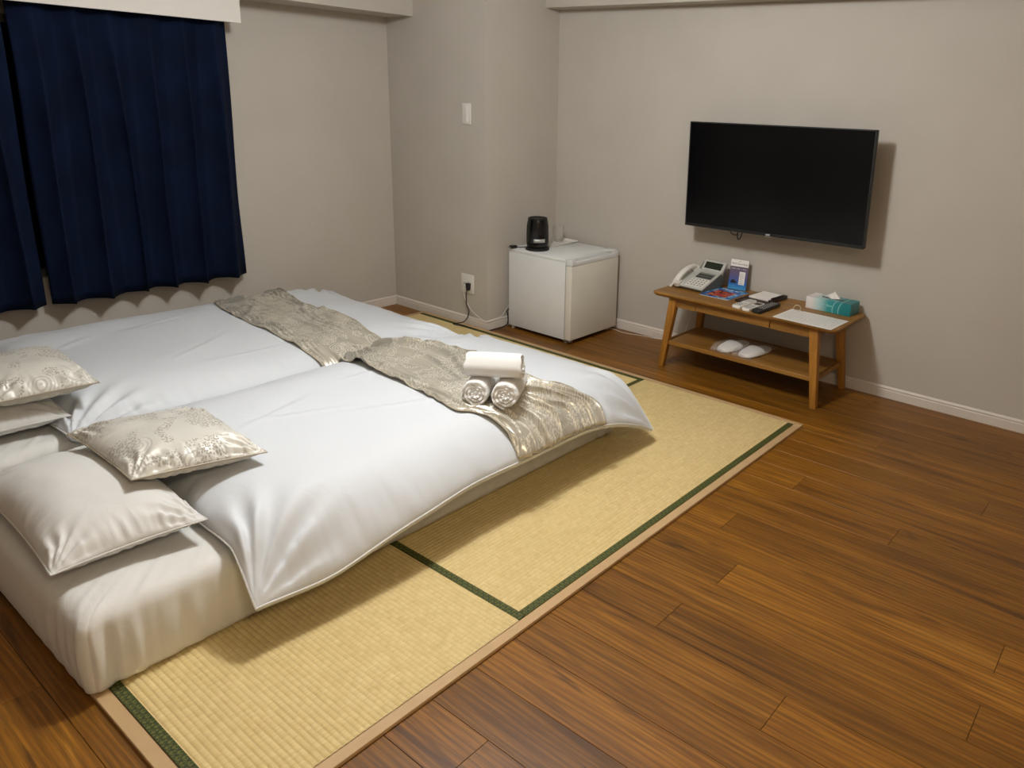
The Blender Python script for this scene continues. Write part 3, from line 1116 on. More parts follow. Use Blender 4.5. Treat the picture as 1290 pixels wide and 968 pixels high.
pillow('pillow', (-1.31, -2.64, .30), (-.705, -2.645, .285), (-.665, -2.30, .295), (-1.28, -2.29, .30), .100, .055, [PILLOWC], 'plain white pillow at the head of the near bed, under the patterned cushion', 'pillow', 'plain white bed pillows', PIPE, seed=3)
pillow('pillow', (-2.30, -2.62, .29), (-1.70, -2.62, .285), (-1.66, -2.28, .295), (-2.28, -2.26, .30), .100, .055, [PILLOWC], 'plain white pillow at the left frame edge under the far cushion', 'pillow', 'plain white bed pillows', PIPE, seed=4)
pillow('cushion', (-1.219, -2.422, .412), (-.80, -2.417, .410), (-.724, -2.09, .396), (-1.11, -2.09, .42), .062, .05, [SATIN_C, CUSHBACK], 'champagne floral jacquard cushion between pillow and duvet of the near bed', 'cushion', 'champagne floral jacquard cushions', SATIN_PIPE, seed=5, gather=1.0, bow=.008)
pillow('cushion', (-2.10, -2.52, .40), (-1.66, -2.50, .40), (-1.60, -2.20, .41), (-2.06, -2.17, .41), .075, .055, [SATIN_C, CUSHBACK], 'champagne floral jacquard cushion on the curtain-side bed, cut by the left frame edge', 'cushion', 'champagne floral jacquard cushions', SATIN_PIPE, seed=6, gather=1.0, bow=.008)


# ------------------------------------------------------------------ rolled towels
def towel(loc, rot, L, R, label, seed, flat=0.93):
    """spiral roll of terry, axis along local x"""
    bm = bmesh.new()
    turns = 3.4; n = 170; th = R * 0.245
    nxs = 15
    def path(k):
        a = k / n * turns * 2 * math.pi
        rr = R * 0.10 + (R * 0.90 - th * 0.5) * (k / n)
        return a, rr
    outer = []; inner = []
    for k in range(n + 1):
        a, rr = path(k)
        wob = 1 + 0.035 * math.sin(a * 2.3 + seed) + 0.02 * math.sin(a * 5.1)
        tk = th * (0.5 if k < n - 4 else 0.5 * math.sqrt(max(0.05, (n - k) / 4)))
        outer.append(((rr + tk) * wob * math.cos(a + seed), (rr + tk) * wob * math.sin(a + seed) * flat))
        inner.append(((rr - tk * .92) * wob * math.cos(a + seed), (rr - tk * .92) * wob * math.sin(a + seed) * flat))
    loop = outer + inner[::-1]
    M_ = len(loop)
    cxs = [-L / 2, -L / 2 + .004, -L / 2 + .012] + list(np.linspace(-L / 2 + .03, L / 2 - .03, nxs - 6)) + [L / 2 - .012, L / 2 - .004, L / 2]
    rings = []
    mid = [((a[0] + b[0]) / 2, (a[1] + b[1]) / 2) for a, b in zip(outer, inner)]
    midl = mid + mid[::-1]
    for ci, x in enumerate(cxs):
        sh = {0: 0.45, 1: 0.8, 2: 1.0}.get(min(ci, len(cxs) - 1 - ci), 1.0)
        ring = []
        for q, (p, m) in enumerate(zip(loop, midl)):
            yy = m[0] + (p[0] - m[0]) * sh; zz = m[1] + (p[1] - m[1]) * sh
            k = q if q <= n else M_ - 1 - q
            dx = 0.0045 * math.sin(k * 0.13 + seed) * (1 if ci < len(cxs) / 2 else -1) + 0.002 * math.sin(k * .9)
            ring.append(bm.verts.new((x + (dx if (ci < 3 or ci > len(cxs) - 4) else 0), yy, zz)))
        rings.append(ring)
    for A, B in zip(rings[:-1], rings[1:]):
        for k in range(M_):
            bm.faces.new((A[k], A[(k + 1) % M_], B[(k + 1) % M_], B[k]))
    for ring in (rings[0], rings[-1]):
        for k in range(n):
            bm.faces.new((ring[k], ring[k + 1], ring[M_ - 2 - k], ring[M_ - 1 - k]))
    o = finish('rolled_towel', bm, TERRY, None, True, loc, rot, 60)
    bm = bmesh.new(); tube(bm, [(-L / 2 + .006, 0, 0), (L / 2 - .006, 0, 0)], R * .80, 20)
    finish('gap_filler', bm, TERRY, o, True)  # filler cylinder added to lessen the dark gaps between the turns
    tag(o, label, 'towel', 'rolled white towels on the near bed')
    return o


TH = math.radians(-58)
ax = Vector((math.cos(TH), math.sin(TH), 0))       # roll axis pointing to the camera side
side = Vector((-math.sin(TH), math.cos(TH), 0))     # to the right as seen from the camera
RT = 0.053
c0 = Vector((-0.597, -1.297, 0))
zt = float(hget(np.array([c0.x]), np.array([c0.y]))[0])
TZ = zt - 0.004
towel((c0 - side * 0.054 + Vector((0, 0, TZ + RT * .9)))[:], (0, 0, TH), 0.19, RT, 'rolled white towel, lower left of the stack of three on the runner', 1.0)
towel((c0 + side * 0.052 + ax * -0.0 + Vector((0, 0, TZ + RT * .9)))[:], (0, 0, TH), 0.19, RT, 'rolled white towel, lower right of the stack of three on the runner', 2.2)
towel((c0 + ax * 0.026 + Vector((0, 0, TZ + RT * 2.54)))[:], (0.5, 0, TH + math.pi / 2 + .06), 0.20, RT * .98, 'rolled white towel lying crosswise on top of the other two rolls', 0.3)


# ------------------------------------------------------------------ curtains, rail and pelmet
def curtain(ya, yb, nf, label, seed, ztop=1.80, zbot=0.392):
    n = nf * 22 + 1; mz = 34
    s = np.linspace(0, 1, n)
    zz = np.linspace(0, 1, mz)
    SS, ZZ = np.meshgrid(s, zz, indexing='ij')
    ph = SS * nf + 0.10 * vnoise(SS * nf * 0.9, ZZ * 1.2, seed)
    tri = 2 * np.abs(ph - np.floor(ph + 0.5)) * 2 - 1       # -1..1 zigzag
    wv = np.sin(tri * math.pi / 2) * 0.25 + tri * 0.75
    amp = 0.020 + 0.026 * sstep(0.0, 0.55, ZZ)
    X = -2.825 + wv * amp + 0.004 * vnoise(SS * 30, ZZ * 4, seed + 2)
    skew = 0.022 * np.sin(ph * 2 * math.pi) * sstep(0, .5, ZZ)
    Y = ya + (yb - ya) * SS + skew * np.sin(np.clip(SS, 0, 1) * math.pi) ** .3 + 0.006 * vnoise(SS * 9, ZZ * 3, seed + 4)
    Z = ztop + (zbot - ztop) * ZZ + 0.0035 * vnoise(SS * 12, ZZ * 0, seed + 6) * ZZ
    V = np.stack([X, Y, Z], -1)
    me = grid_mesh('curtain', V, n, mz)
    o = link('curtain', me, NAVY)
    md = o.modifiers.new('thickness', 'SOLIDIFY'); md.thickness = 0.0025
    tag(o, label, 'curtain', 'navy pleated curtains over the window')
    # stitched bottom hem
    bm = bmesh.new()
    a = V[:, -2]; pts = [(p[0] + .002, p[1], p[2] - .012) for p in a[::2]]
    tube(bm, pts, 0.0016, 5)
    finish('hem', bm, NAVY, o, True)


curtain(-1.935, -1.012, 6, 'wide navy pleated curtain panel, right of the dark gap', 3)
curtain(-2.90, -1.962, 6, 'navy pleated curtain panel at the left frame edge, left of the dark gap', 8)
rail = empty('curtain_rail', (-2.83, -1.95, 1.815))
tag(rail, 'pale metal curtain rail end showing just under the pelmet', 'curtain rail')
bm = bmesh.new(); box(bm, -.012, .012, -.95, .955, -.004, .012, .002, 1); finish('track', bm, METAL, rail)
bm = bmesh.new(); box(bm, -.085, -.072, .945, .965, -.135, -.02, .002, 1)
box(bm, -.09, -.072, .935, .968, -.03, -.01, .002, 1); finish('end_bracket', bm, PLG, rail)
pel = empty('curtain_pelmet', (X0, -1.95, 1.70))
tag(pel, 'white boxed pelmet above the navy curtains', 'pelmet')
bm = bmesh.new(); box(bm, .185, .203, -1.0, .968, .002, .1335, .001, 1); finish('front_board', bm, CEIL, pel)
bm = bmesh.new(); box(bm, 0, .185, .950, .968, .012, .1335, .001, 1); finish('end_board', bm, CEIL, pel)
# ------------------------------------------------------------------ light switch and outlet
sw = empty('light_switch', (-2.219, Y1, 1.289))
tag(sw, 'slim white wall switch high on the column beside the corner', 'switch')
bm = bmesh.new(); box(bm, -.035, .035, -.008, 0, -.060, .060, .003, 2); finish('plate', bm, PLW, sw, True)
bm = bmesh.new(); box(bm, -.011, .013, -.0125, -.007, -.044, .044, .002, 2); finish('rocker', bm, PLW, sw, True)
ol = empty('wall_outlet', (-2.226, Y1, 0.268))
tag(ol, 'white wall outlet low on the column with a black plug', 'outlet')
bm = bmesh.new(); box(bm, -.055, .055, -.008, 0, -.060, .060, .003, 2); finish('plate', bm, PLW, ol, True)
bm = bmesh.new(); box(bm, -.046, .048, -.0095, -.006, -.05, .05, .002, 2); finish('socket_panel', bm, PLW, ol, True)
bm = bmesh.new()
for sx in (-.022,):
    for d in (-.004, .004): box(bm, sx + d - .001, sx + d + .001, -.0105, -.009, -.004, .006)
finish('slot', bm, BLKM, ol)

# cords
bm = bmesh.new()
tube(bm, smooth_pts([(-2.205, .020, .240), (-2.203, .012, .20), (-2.200, .012, .15), (-2.178, .010, .10), (-2.20, -.010, .04), (-2.262, -.045, .020), (-2.19, -.030, .018), (-2.10, -.016, .012), (-2.045, .010, .006), (-2.03, .08, .006), (-2.03, .15, .006), (-2.034, .20, .02), (-2.036, .205, .07), (-2.038, .20, .10), (-2.04, .235, .105), (-2.04, .25, .05), (-2.04, .28, .012), (-2.04, .40, .010)], 8), 0.0032, 8)
pc = finish('power_cord', bm, BLKM, None, True)
tag(pc, 'black power cord from the outlet down to the floor and behind the fridge', 'cord')
bm = bmesh.new()
prism(bm, [(-.014, .018), (.014, .018), (.008, -.026), (-.008, -.026)], -.020, 0, 'y')
o = finish('plug', bm, BLKM, pc, False, (-2.205, Y1 - .0098, .258))
bm = bmesh.new()
tube(bm, smooth_pts([(-2.243, .040, .262), (-2.240, .028, .245), (-2.235, .022, .20), (-2.20, .018, .15), (-2.16, .020, .11), (-2.10, .030, .075), (-2.052, .045, .058), (-2.046, .10, .066), (-2.044, .16, .075), (-2.046, .21, .12), (-2.046, .26, .15)], 8), 0.0018, 6)
o = finish('telephone_wire', bm, PLW, None, True)
tag(o, 'thin white wire from the outlet along the column baseboard towards the fridge', 'wire')
bm = bmesh.new()
tube(bm, smooth_pts([(-1.56, .60, .005), (-1.50, .615, .004), (-1.42, .60, .004), (-1.30, .63, .004), (-1.15, .645, .012), (-1.03, .652, .06), (-.985, .655, .16), (-.96, .660, .30), (-.95, .662, .40), (-.94, .655, .422), (-.90, .63, .4225), (-.87, .60, .4225)], 8), 0.0018, 6)
o = finish('telephone_wire', bm, PLW, None, True)
tag(o, 'thin white wire on the floor between fridge and table, rising to the telephone', 'wire')

# ------------------------------------------------------------------ fridge
FX0, FX1, FY0, FY1, FZ = -2.005, -1.500, 0.180, 0.625, 0.512
fr = empty('mini_fridge', ((FX0 + FX1) / 2, (FY0 + FY1) / 2, 0))
fx, fy = (FX1 - FX0) / 2, (FY1 - FY0) / 2
tag(fr, 'small white refrigerator against the tv wall beside the column', 'fridge')
bm = bmesh.new(); box(bm, -fx, fx - .052, -fy, fy, .022, FZ - .006, .006, 2); finish('body', bm, APPW, fr, True)
bm = bmesh.new(); box(bm, -fx - .001, fx - .050, -fy - .002, fy + .002, FZ - .024, FZ, .006, 2); finish('top_panel', bm, APPW, fr, True)
bm = bmesh.new(); box(bm, fx - .047, fx, -fy, fy, .026, FZ - .040, .005, 2); finish('door', bm, APPD, fr, True)
bm = bmesh.new(); box(bm, fx - .052, fx - .046, -fy + .006, fy - .006, .03, FZ - .01); finish('door_gasket', bm, PLG2, fr)
# moulded grip along the door top: two raised ends with a hollow between them
bm = bmesh.new()
box(bm, fx - .047, fx, -fy, -fy + .035, FZ - .0395, FZ - .002, .004, 2)
box(bm, fx - .047, fx, fy - .055, fy, FZ - .0395, FZ - .002, .004, 2)
box(bm, fx - .047, fx - .036, -fy + .03, fy - .05, FZ - .0395, FZ - .004, .002, 1)
box(bm, fx - .014, fx, -fy + .03, fy - .05, FZ - .0395, FZ - .016, .003, 1)
box(bm, fx - .040, fx - .010, -fy + .03, fy - .05, FZ - .0395, FZ - .030)
finish('door_grip', bm, APPW, fr, True)
bm = bmesh.new(); box(bm, fx - .075, fx - .005, fy - .075, fy - .004, FZ - .002, FZ + .006, .003, 2); finish('hinge_cover', bm, APPW, fr, True)
for sx, sy in ((1, 1), (1, -1), (-1, 1), (-1, -1)):
    bm = bmesh.new(); lathe(bm, [(0, 0), (.013, 0), (.013, .012), (.010, .024), (0, .024)], 16, (sx * (fx - .035) - .02, sy * (fy - .03)))
    finish('foot', bm, PLW, fr, True)
bm = bmesh.new(); box(bm, fx - .06, fx - .004, -fy + .002, -fy + .03, .014, .0255, .002, 1); finish('lower_hinge', bm, METAL, fr)

# kettle
kt = empty('electric_kettle', (-1.845, 0.262, FZ))
tag(kt, 'black electric kettle with a silver label on the fridge', 'kettle')
bm = bmesh.new(); lathe(bm, [(0, 0), (.069, 0), (.072, .004), (.071, .014), (.062, .020), (0, .020)], 40); finish('power_base', bm, BLKM, kt, True)
bm = bmesh.new()
n = 72
prof = [(.020, .020), (.061, .021), (.064, .026), (.0655, .05), (.0655, .10), (.0635, .15), (.060, .178), (.0575, .186)]
rings = []
for r, z in prof:
    ring = []
    for k in range(n):
        a = 2 * math.pi * k / n
        rib = 0.0011 * (1 if k % 2 else -1) if 0.03 < z < 0.17 else 0
        ring.append(bm.verts.new(((r + rib) * math.cos(a), (r + rib) * math.sin(a), z)))
    rings.append(ring)
for A, B in zip(rings[:-1], rings[1:]):
    for k in range(n): bm.faces.new((A[k], A[(k + 1) % n], B[(k + 1) % n], B[k]))
finish('body', bm, BLK, kt, True, angle=70)
bm = bmesh.new(); lathe(bm, [(.0575, .186), (.0585, .190), (.054, .195), (.049, .193), (.045, .189), (0, .188)], 40); finish('lid', bm, BLKM, kt, True)
bm = bmesh.new()
a0 = math.radians(-68)
V = np.zeros((10, 2, 3))
for i in range(10):
    a = a0 + math.radians(64) * (i / 9)
    V[i, :, 0] = .0672 * math.cos(a); V[i, :, 1] = .0672 * math.sin(a); V[i, 0, 2] = .052; V[i, 1, 2] = .074
lab = link('label', grid_mesh('label', V, 10, 2), SILV, kt)
md = lab.modifiers.new('t', 'SOLIDIFY'); md.thickness = .0008
bm = bmesh.new()
ha = math.radians(135)
hx_, hy_ = math.cos(ha), math.sin(ha)
tube(bm, smooth_pts([(.060 * hx_, .060 * hy_, .172), (.088 * hx_, .088 * hy_, .178), (.108 * hx_, .108 * hy_, .155), (.108 * hx_, .108 * hy_, .10), (.096 * hx_, .096 * hy_, .055), (.066 * hx_, .066 * hy_, .042)], 6), 0.0085, 10)
finish('handle', bm, BLKM, kt, True)
# kettle cord with plug hanging over the fridge edge
bm = bmesh.new()
tube(bm, smooth_pts([(-1.915, .24, FZ + .008), (-1.935, .225, FZ + .006), (-1.955, .21, FZ + .006), (-1.962, .193, FZ + .006)], 8), 0.003, 8)
kc = finish('kettle_cord', bm, BLKM, None, True)
tag(kc, 'short black cord and plug resting on the left corner of the fridge', 'cord')
bm = bmesh.new()
box(bm, -.013, .013, -.022, .022, -.009, .009, .004, 2)
finish('plug', bm, BLKM, kc, True, (-1.967, .180, FZ + .0095), (0.0, 0, -.2))
bm = bmesh.new()
box(bm, -.0075, -.0060, -.036, -.020, -.003, .003); box(bm, .0060, .0075, -.036, -.020, -.003, .003)
finish('prong', bm, METAL, kc, False, (-1.967, .180, FZ + .0095), (0.0, 0, -.2))

# tray with tumblers
tr = empty('serving_tray', (-1.905, 0.495, FZ), math.radians(0))
tag(tr, 'white plastic tray behind the kettle on the fridge', 'tray')
bm = bmesh.new()
def rrect(hx, hy, r, n=5):
    out = []
    for cx, cy, a in ((hx - r, hy - r, 0), (-hx + r, hy - r, 90), (-hx + r, -hy + r, 180), (hx - r, -hy + r, 270)):
        for k in range(n + 1):
            t_ = math.radians(a + 90 * k / n); out.append((cx + r * math.cos(t_), cy + r * math.sin(t_)))
    return out
def loft(bm, secs, mi=0, cap=True):
    R_ = [[bm.verts.new((x, y, z)) for x, y in sec] for sec, z in secs]
    n = len(R_[0])
    for A, B in zip(R_[:-1], R_[1:]):
        for k in range(n): bm.faces.new((A[k], A[(k + 1) % n], B[(k + 1) % n], B[k])).material_index = mi
    if cap:
        bm.faces.new(list(reversed(R_[0]))).material_index = mi; bm.faces.new(R_[-1]).material_index = mi
loft(bm, [(rrect(.078, .118, .02), 0), (rrect(.088, .128, .025), .012), (rrect(.090, .130, .026), .0135), (rrect(.086, .126, .024), .0135), (rrect(.076, .116, .018), .004)])
finish('dish', bm, PLW, tr, True)
for i, (px, py) in enumerate(((-1.935, .455), (-1.925, .545))):
    g = bmesh.new()
    lathe(g, [(0, 0), (.027, 0), (.029, .004), (.034, .10), (.0325, .10), (.0275, .008), (0, .007)], 28)
    o = finish('glass_tumbler', g, GLASS, None, True, (px, py, FZ + .0042))
    tag(o, ['clear glass tumbler on the tray, the one beside the kettle', 'clear glass tumbler on the tray, the one nearer the tv wall'][i], 'glass', 'clear tumblers on the white tray')

# ------------------------------------------------------------------ television
tv = empty('television', (-0.4645, 0.508, 1.0385), rot=(0.0, math.radians(-0.75), 0))
tag(tv, 'black flat television mounted on the wall above the low table', 'television')
tw, thh = 0.5045, 0.2790
bm = bmesh.new(); box(bm, -tw, tw, .003, .030, -thh, thh, .003, 2); finish('housing', bm, BLKM, tv, True)
bm = bmesh.new(); box(bm, -tw * .72, tw * .72, .030, .062, -thh * .86, thh * .35, .012, 2); finish('rear_cover', bm, BLKM, tv, True)
bm = bmesh.new(); box(bm, -tw + .006, tw - .006, -.001, .004, -thh + .015, thh - .006); finish('screen', bm, SCREEN, tv)
bm = bmesh.new()
b_ = .0065
box(bm, -tw, tw, -.0025, .004, thh - b_, thh, .001, 1); box(bm, -tw, -tw + b_, -.0025, .004, -thh, thh, .001, 1)
box(bm, tw - b_, tw, -.0025, .004, -thh, thh, .001, 1); box(bm, -tw, tw, -.0030, .004, -thh, -thh + .016, .001, 1)
finish('bezel', bm, BLKM, tv)
bm = bmesh.new(); box(bm, -.012, .012, -.0045, -.002, -thh + .003, -thh + .011, .001, 1); finish('logo_badge', bm, SILV, tv)
bm = bmesh.new(); box(bm, -.016, .016, -.001, .02, -thh - .005, -thh + .0005, .0015, 1); finish('sensor', bm, SILV, tv)
bm = bmesh.new()
for sx in (-.16, .16): box(bm, sx - .015, sx + .015, .062, .085, -.20, .16, .002, 1)
box(bm, -.20, .20, .085, .1640, -.06, .06, .003, 1)
finish('wall_bracket', bm, METAL, tv)
bm = bmesh.new()
tube(bm, smooth_pts([(-.245, .05, -thh + .03), (-.243, .045, -thh - .010), (-.225, .04, -thh - .022), (-.20, .04, -thh - .020), (-.185, .045, -thh + .03)], 8), .0026, 8)
tube(bm, smooth_pts([(-.190, .04, -thh + .03), (-.196, .04, -thh - .015), (-.195, .04, -thh - .040), (-.186, .04, -thh - .046), (-.176, .04, -thh - .030), (-.160, .045, -thh + .03)], 8), .0032, 8)
finish('cable', bm, BLKM, tv, True)

# ------------------------------------------------------------------ low table
TZT = 0.418
tb = empty('low_table', (-0.465, 0.450, 0))
tag(tb, 'low oak table with splayed legs and a lower shelf under the television', 'table')
bm = bmesh.new()
# top board with rounded front corners and a slightly eased edge
hx, hy = 0.522, 0.207
loft(bm, [(rrect(hx - .012, hy - .012, .02), TZT - .022), (rrect(hx - .002, hy - .002, .028), TZT - .013), (rrect(hx, hy, .03), TZT - .008), (rrect(hx, hy, .03), TZT - .003), (rrect(hx - .003, hy - .003, .028), TZT)])
finish('tabletop', bm, WOODX, tb, True)


def leg(sx, sy):
    bm = bmesh.new()
    # tapering square leg leaning outwards
    top = Vector((sx * .400, sy * .158, TZT - .022)); bt = Vector((sx * .446, sy * .182, 0.0))
    a, b = .023, .016
    secs = []
    for (c, h) in ((bt, b), (top, a)):
        secs.append([bm.verts.new((c.x + dx * h, c.y + dy * h * .9, c.z)) for dx, dy in ((1, 1), (-1, 1), (-1, -1), (1, -1))])
    for k in range(4): bm.faces.new((secs[0][k], secs[0][(k + 1) % 4], secs[1][(k + 1) % 4], secs[1][k]))
    bm.faces.new(list(reversed(secs[0]))); bm.faces.new(secs[1])
    bmesh.ops.bevel(bm, geom=list(bm.edges), offset=.003, segments=2, profile=.5, affect='EDGES')
    finish('leg', bm, WOODZ, tb, True)


for sx in (-1, 1):
    for sy in (-1, 1): leg(sx, sy)
az0, az1 = TZT - .072, TZT - .022
bm = bmesh.new(); box(bm, -.382, -.262, -.172, -.154, az0, az1, .0015, 1); finish('apron_panel', bm, WOODX, tb)
bm = bmesh.new(); box(bm, .172, .382, -.172, -.154, az0, az1, .0015, 1); finish('apron_panel', bm, WOODX, tb)
bm = bmesh.new(); box(bm, -.258, .168, -.1745, -.156, az0 + .002, az1 - .003, .0015, 1); dr = finish('drawer_front', bm, WOODX, tb)
bm = bmesh.new(); box(bm, -.255, .165, -.155, .10, az0 + .004, az1 - .004); finish('drawer_box', bm, WOODX, tb)
bm = bmesh.new(); box(bm, -.382, .382, .150, .166, az0, az1, .0015, 1); finish('rear_apron', bm, WOODX, tb)
for sx in (-1, 1):
    bm = bmesh.new(); box(bm, sx * .402 - .008, sx * .402 + .008, -.142, .142, az0, az1, .0015, 1); finish('side_apron', bm, WOODX, tb)
SHZ = 0.150
bm = bmesh.new(); box(bm, -.418, .418, -.160, .160, SHZ - .014, SHZ, .0015, 1); finish('shelf', bm, WOODX, tb)
bm = bmesh.new(); box(bm, -.412, .412, -.178, -.158, SHZ - .020, SHZ + .003, .002, 1); finish('front_rail', bm, WOODX, tb)
for sx in (-1, 1):
    bm = bmesh.new(); box(bm, sx * .428 - .009, sx * .428 + .009, -.158, .158, SHZ - .020, SHZ + .003, .002, 1); finish('side_rail', bm, WOODX, tb)
bm = bmesh.new(); box(bm, -.412, .412, .158, .174, SHZ - .020, SHZ + .003, .002, 1); finish('rear_rail', bm, WOODX, tb)

# ------------------------------------------------------------------ telephone
ph = empty('telephone', (-0.845, 0.500, TZT), math.radians(-4))
tag(ph, 'pale grey desk telephone with corded handset on the left of the table', 'telephone')
bm = bmesh.new()
# wedge body, side profile in (y,z): low at the front, high at the back
prism(bm, [(-.105, .010), (-.108, .020), (.075, .085), (.110, .125), (.122, .120), (.115, .030), (.060, .0), (-.090, .0)], -.055, .095, 'x')
bmesh.ops.bevel(bm, geom=list(bm.edges), offset=.004, segments=2, profile=.5, affect='EDGES')
finish('body', bm, PLG2, ph, True)
bm = bmesh.new()
prism(bm, [(-.112, .016), (-.112, .024), (.070, .0895), (.074, .083)], -.100, .100, 'x')
bmesh.ops.bevel(bm, geom=list(bm.edges), offset=.003, segments=2, profile=.5, affect='EDGES')
finish('face_plate', bm, PLG, ph, True)
bm = bmesh.new()
prism(bm, [(-.100, .004), (-.106, .016), (.06, .078), (.09, .07), (.09, .004)], -.094, -.052, 'x')
finish('cradle_base', bm, PLDG, ph, True)
sl = math.atan2(.0655, .182)
Mf = Matrix.Translation((0, -.112, .0245)) @ Matrix.Rotation(sl, 4, 'X')
bm = bmesh.new(); box(bm, -.018, .085, .100, .160, 0, .0018, .0008, 1, mtx=Mf); finish('function_panel', bm, PLG2, ph)
bm = bmesh.new()
for i in range(8):
    for j in range(2):
        box(bm, -.014 + i * .0122, -.004 + i * .0122, .106 + j * .022, .120 + j * .022, .0018, .0036, .0006, 1, mtx=Mf)
o = finish('function_key', bm, PLDG, ph); o['kind'] = 'stuff'
bm = bmesh.new(); box(bm, -.022, .090, .010, .096, 0, .0015, .0008, 1, mtx=Mf); finish('keypad_panel', bm, PLW, ph)
bm = bmesh.new()
for i in range(5):
    for j in range(4):
        box(bm, -.015 + i * .0205, -.001 + i * .0205, .016 + j * .0195, .028 + j * .0195, .0015, .0042, .001, 1, mtx=Mf)
kk = finish('keypad', bm, PLG, ph); kk['kind'] = 'stuff'
bm = bmesh.new()
for i in range(5):
    for j in range(4):
        box(bm, -.011 + i * .0205, -.005 + i * .0205, .020 + j * .0195, .024 + j * .0195, .0042, .0045, mtx=Mf)
kk = finish('key_legend', bm, INK, ph); kk['kind'] = 'stuff'
# tilting display hood
Md = Matrix.Translation((.026, .072, .084)) @ Matrix.Rotation(math.radians(52), 4, 'X')
bm = bmesh.new(); box(bm, -.072, .072, -.006, .072, -.022, .0, .007, 3, mtx=Md); dh = finish('display_hood', bm, PLG, ph, True)
bm = bmesh.new(); box(bm, -.056, .056, .016, .058, -.0005, .0012, .0006, 1, mtx=Md); finish('display', bm, LCD, ph)
# handset
bm = bmesh.new()
Mh = Matrix.Translation((-.074, -.018, .052)) @ Matrix.Rotation(sl, 4, 'X')
pts = smooth_pts([(0, -.098, .006), (0, -.090, .020), (0, -.055, .034), (0, 0, .040), (0, .055, .034), (0, .090, .020), (0, .098, .006)], 5)
N_ = len(pts)
ring0 = None
for i, p in enumerate(pts):
    t_ = i / (N_ - 1)
    e = abs(2 * t_ - 1)
    hw = .017 + .008 * sstep(.55, .95, np.array(e)) ; ht = .010 + .006 * float(sstep(.5, .9, np.array(e)))
    hw = float(hw)
    ring = []
    for k in range(12):
        a = 2 * math.pi * k / 12
        ca, sa = math.cos(a), math.sin(a)
        q = Vector((hw * math.copysign(abs(ca) ** .6, ca), 0, ht * math.copysign(abs(sa) ** .6, sa)))
        ring.append(bm.verts.new(Mh @ (p + q)))
    if ring0:
        for k in range(12): bm.faces.new((ring0[k], ring0[(k + 1) % 12], ring[(k + 1) % 12], ring[k]))
    else: bm.faces.new(list(reversed(ring)))
    ring0 = ring
bm.faces.new(ring0)
for yy in (-.082, .082):
    c = bmesh.new(); lathe(c, [(0, -.012), (.022, -.012), (.025, -.004), (.025, .012), (0, .014)], 20)
    bmesh.ops.transform(c, matrix=Mh @ Matrix.Translation((0, yy, .004)), verts=c.verts)
    merge(bm, c)
finish('handset', bm, PLW, ph, True, angle=50)
# coiled cord
bm = bmesh.new()
cp = smooth_pts([(-.078, -.120, .040), (-.096, -.130, .012), (-.110, -.115, .008), (-.125, -.080, .008), (-.120, -.04, .008), (-.105, -.01, .008)], 12)
pts = []
turn = 0
for i, p in enumerate(cp):
    for s_ in range(6):
        q = p.lerp(cp[min(i + 1, len(cp) - 1)], s_ / 6)
        a = (i * 6 + s_) * 1.15
        pts.append((q.x + .005 * math.cos(a), q.y, q.z + .005 * math.sin(a)))
tube(bm, pts, .0014, 5)
finish('coiled_cord', bm, PLW, ph, True)


# ------------------------------------------------------------------ printed matter
def text(s_, size, m, parent, loc, rot, name='lettering', align='CENTER', extr=0.0002, sx=1.0):
    cu = bpy.data.curves.new(name, 'FONT')
    cu.body = s_; cu.size = size; cu.align_x = align; cu.extrude = extr
    ob = bpy.data.objects.new('tmp', cu)
    COL.objects.link(ob)
    dg = bpy.context.evaluated_depsgraph_get()
    me = bpy.data.meshes.new_from_object(ob.evaluated_get(dg))
    bpy.data.objects.remove(ob)
    o = link(name, me, m, parent, False, loc, rot)
    o.scale = (sx, 1, 1)
    me.materials.clear(); me.materials.append(m)
    return o


def print_marks(words, h, m, parent, loc, rot, name='lettering'):
    """small illegible print: rows of letter-sized strokes, words = list of letter counts"""
    bm = bmesh.new()
    total = sum(words) + len(words) - 1
    p = h * .72
    x = -total * p / 2
    rr = random.Random(total * 7 + len(words))
    for k, wn in enumerate(words):
        for c in range(wn):
            hh = h * rr.choice((.68, .68, 1.0))
            box(bm, x, x + p * .26, 0, hh, 0, .0002)
            if rr.random() < .75: box(bm, x + p * .5, x + p * .72, 0, h * .68, 0, .0002)
            if rr.random() < .6: box(bm, x, x + p * .72, hh - h * .16, hh, 0, .0002)
            x += p
        x += p
    o = finish(name, bm, m, parent, False, loc, rot)
    o['kind'] = 'stuff'
    return o


def m_flyer():
    M = Mat('flyer_print', (70, 90, 140), 0.3)
    v = M.co('Object')
    sep = M.n('ShaderNodeSeparateXYZ'); M.l(v, sep.inputs[0])
    t_ = M.math('DIVIDE', sep.outputs[2], 0.18)
    n_ = M.math('MULTIPLY', M.math('SUBTRACT', M.noise(v, 40, 3), 0.5), 0.22)
    M.color(M.ramp(M.math('ADD', t_, n_), [(0.03, (70, 150, 200)), (0.18, (42, 104, 176)), (0.38, (92, 88, 136)), (0.62, (104, 92, 108)), (0.78, (52, 58, 76))]))
    return M.m


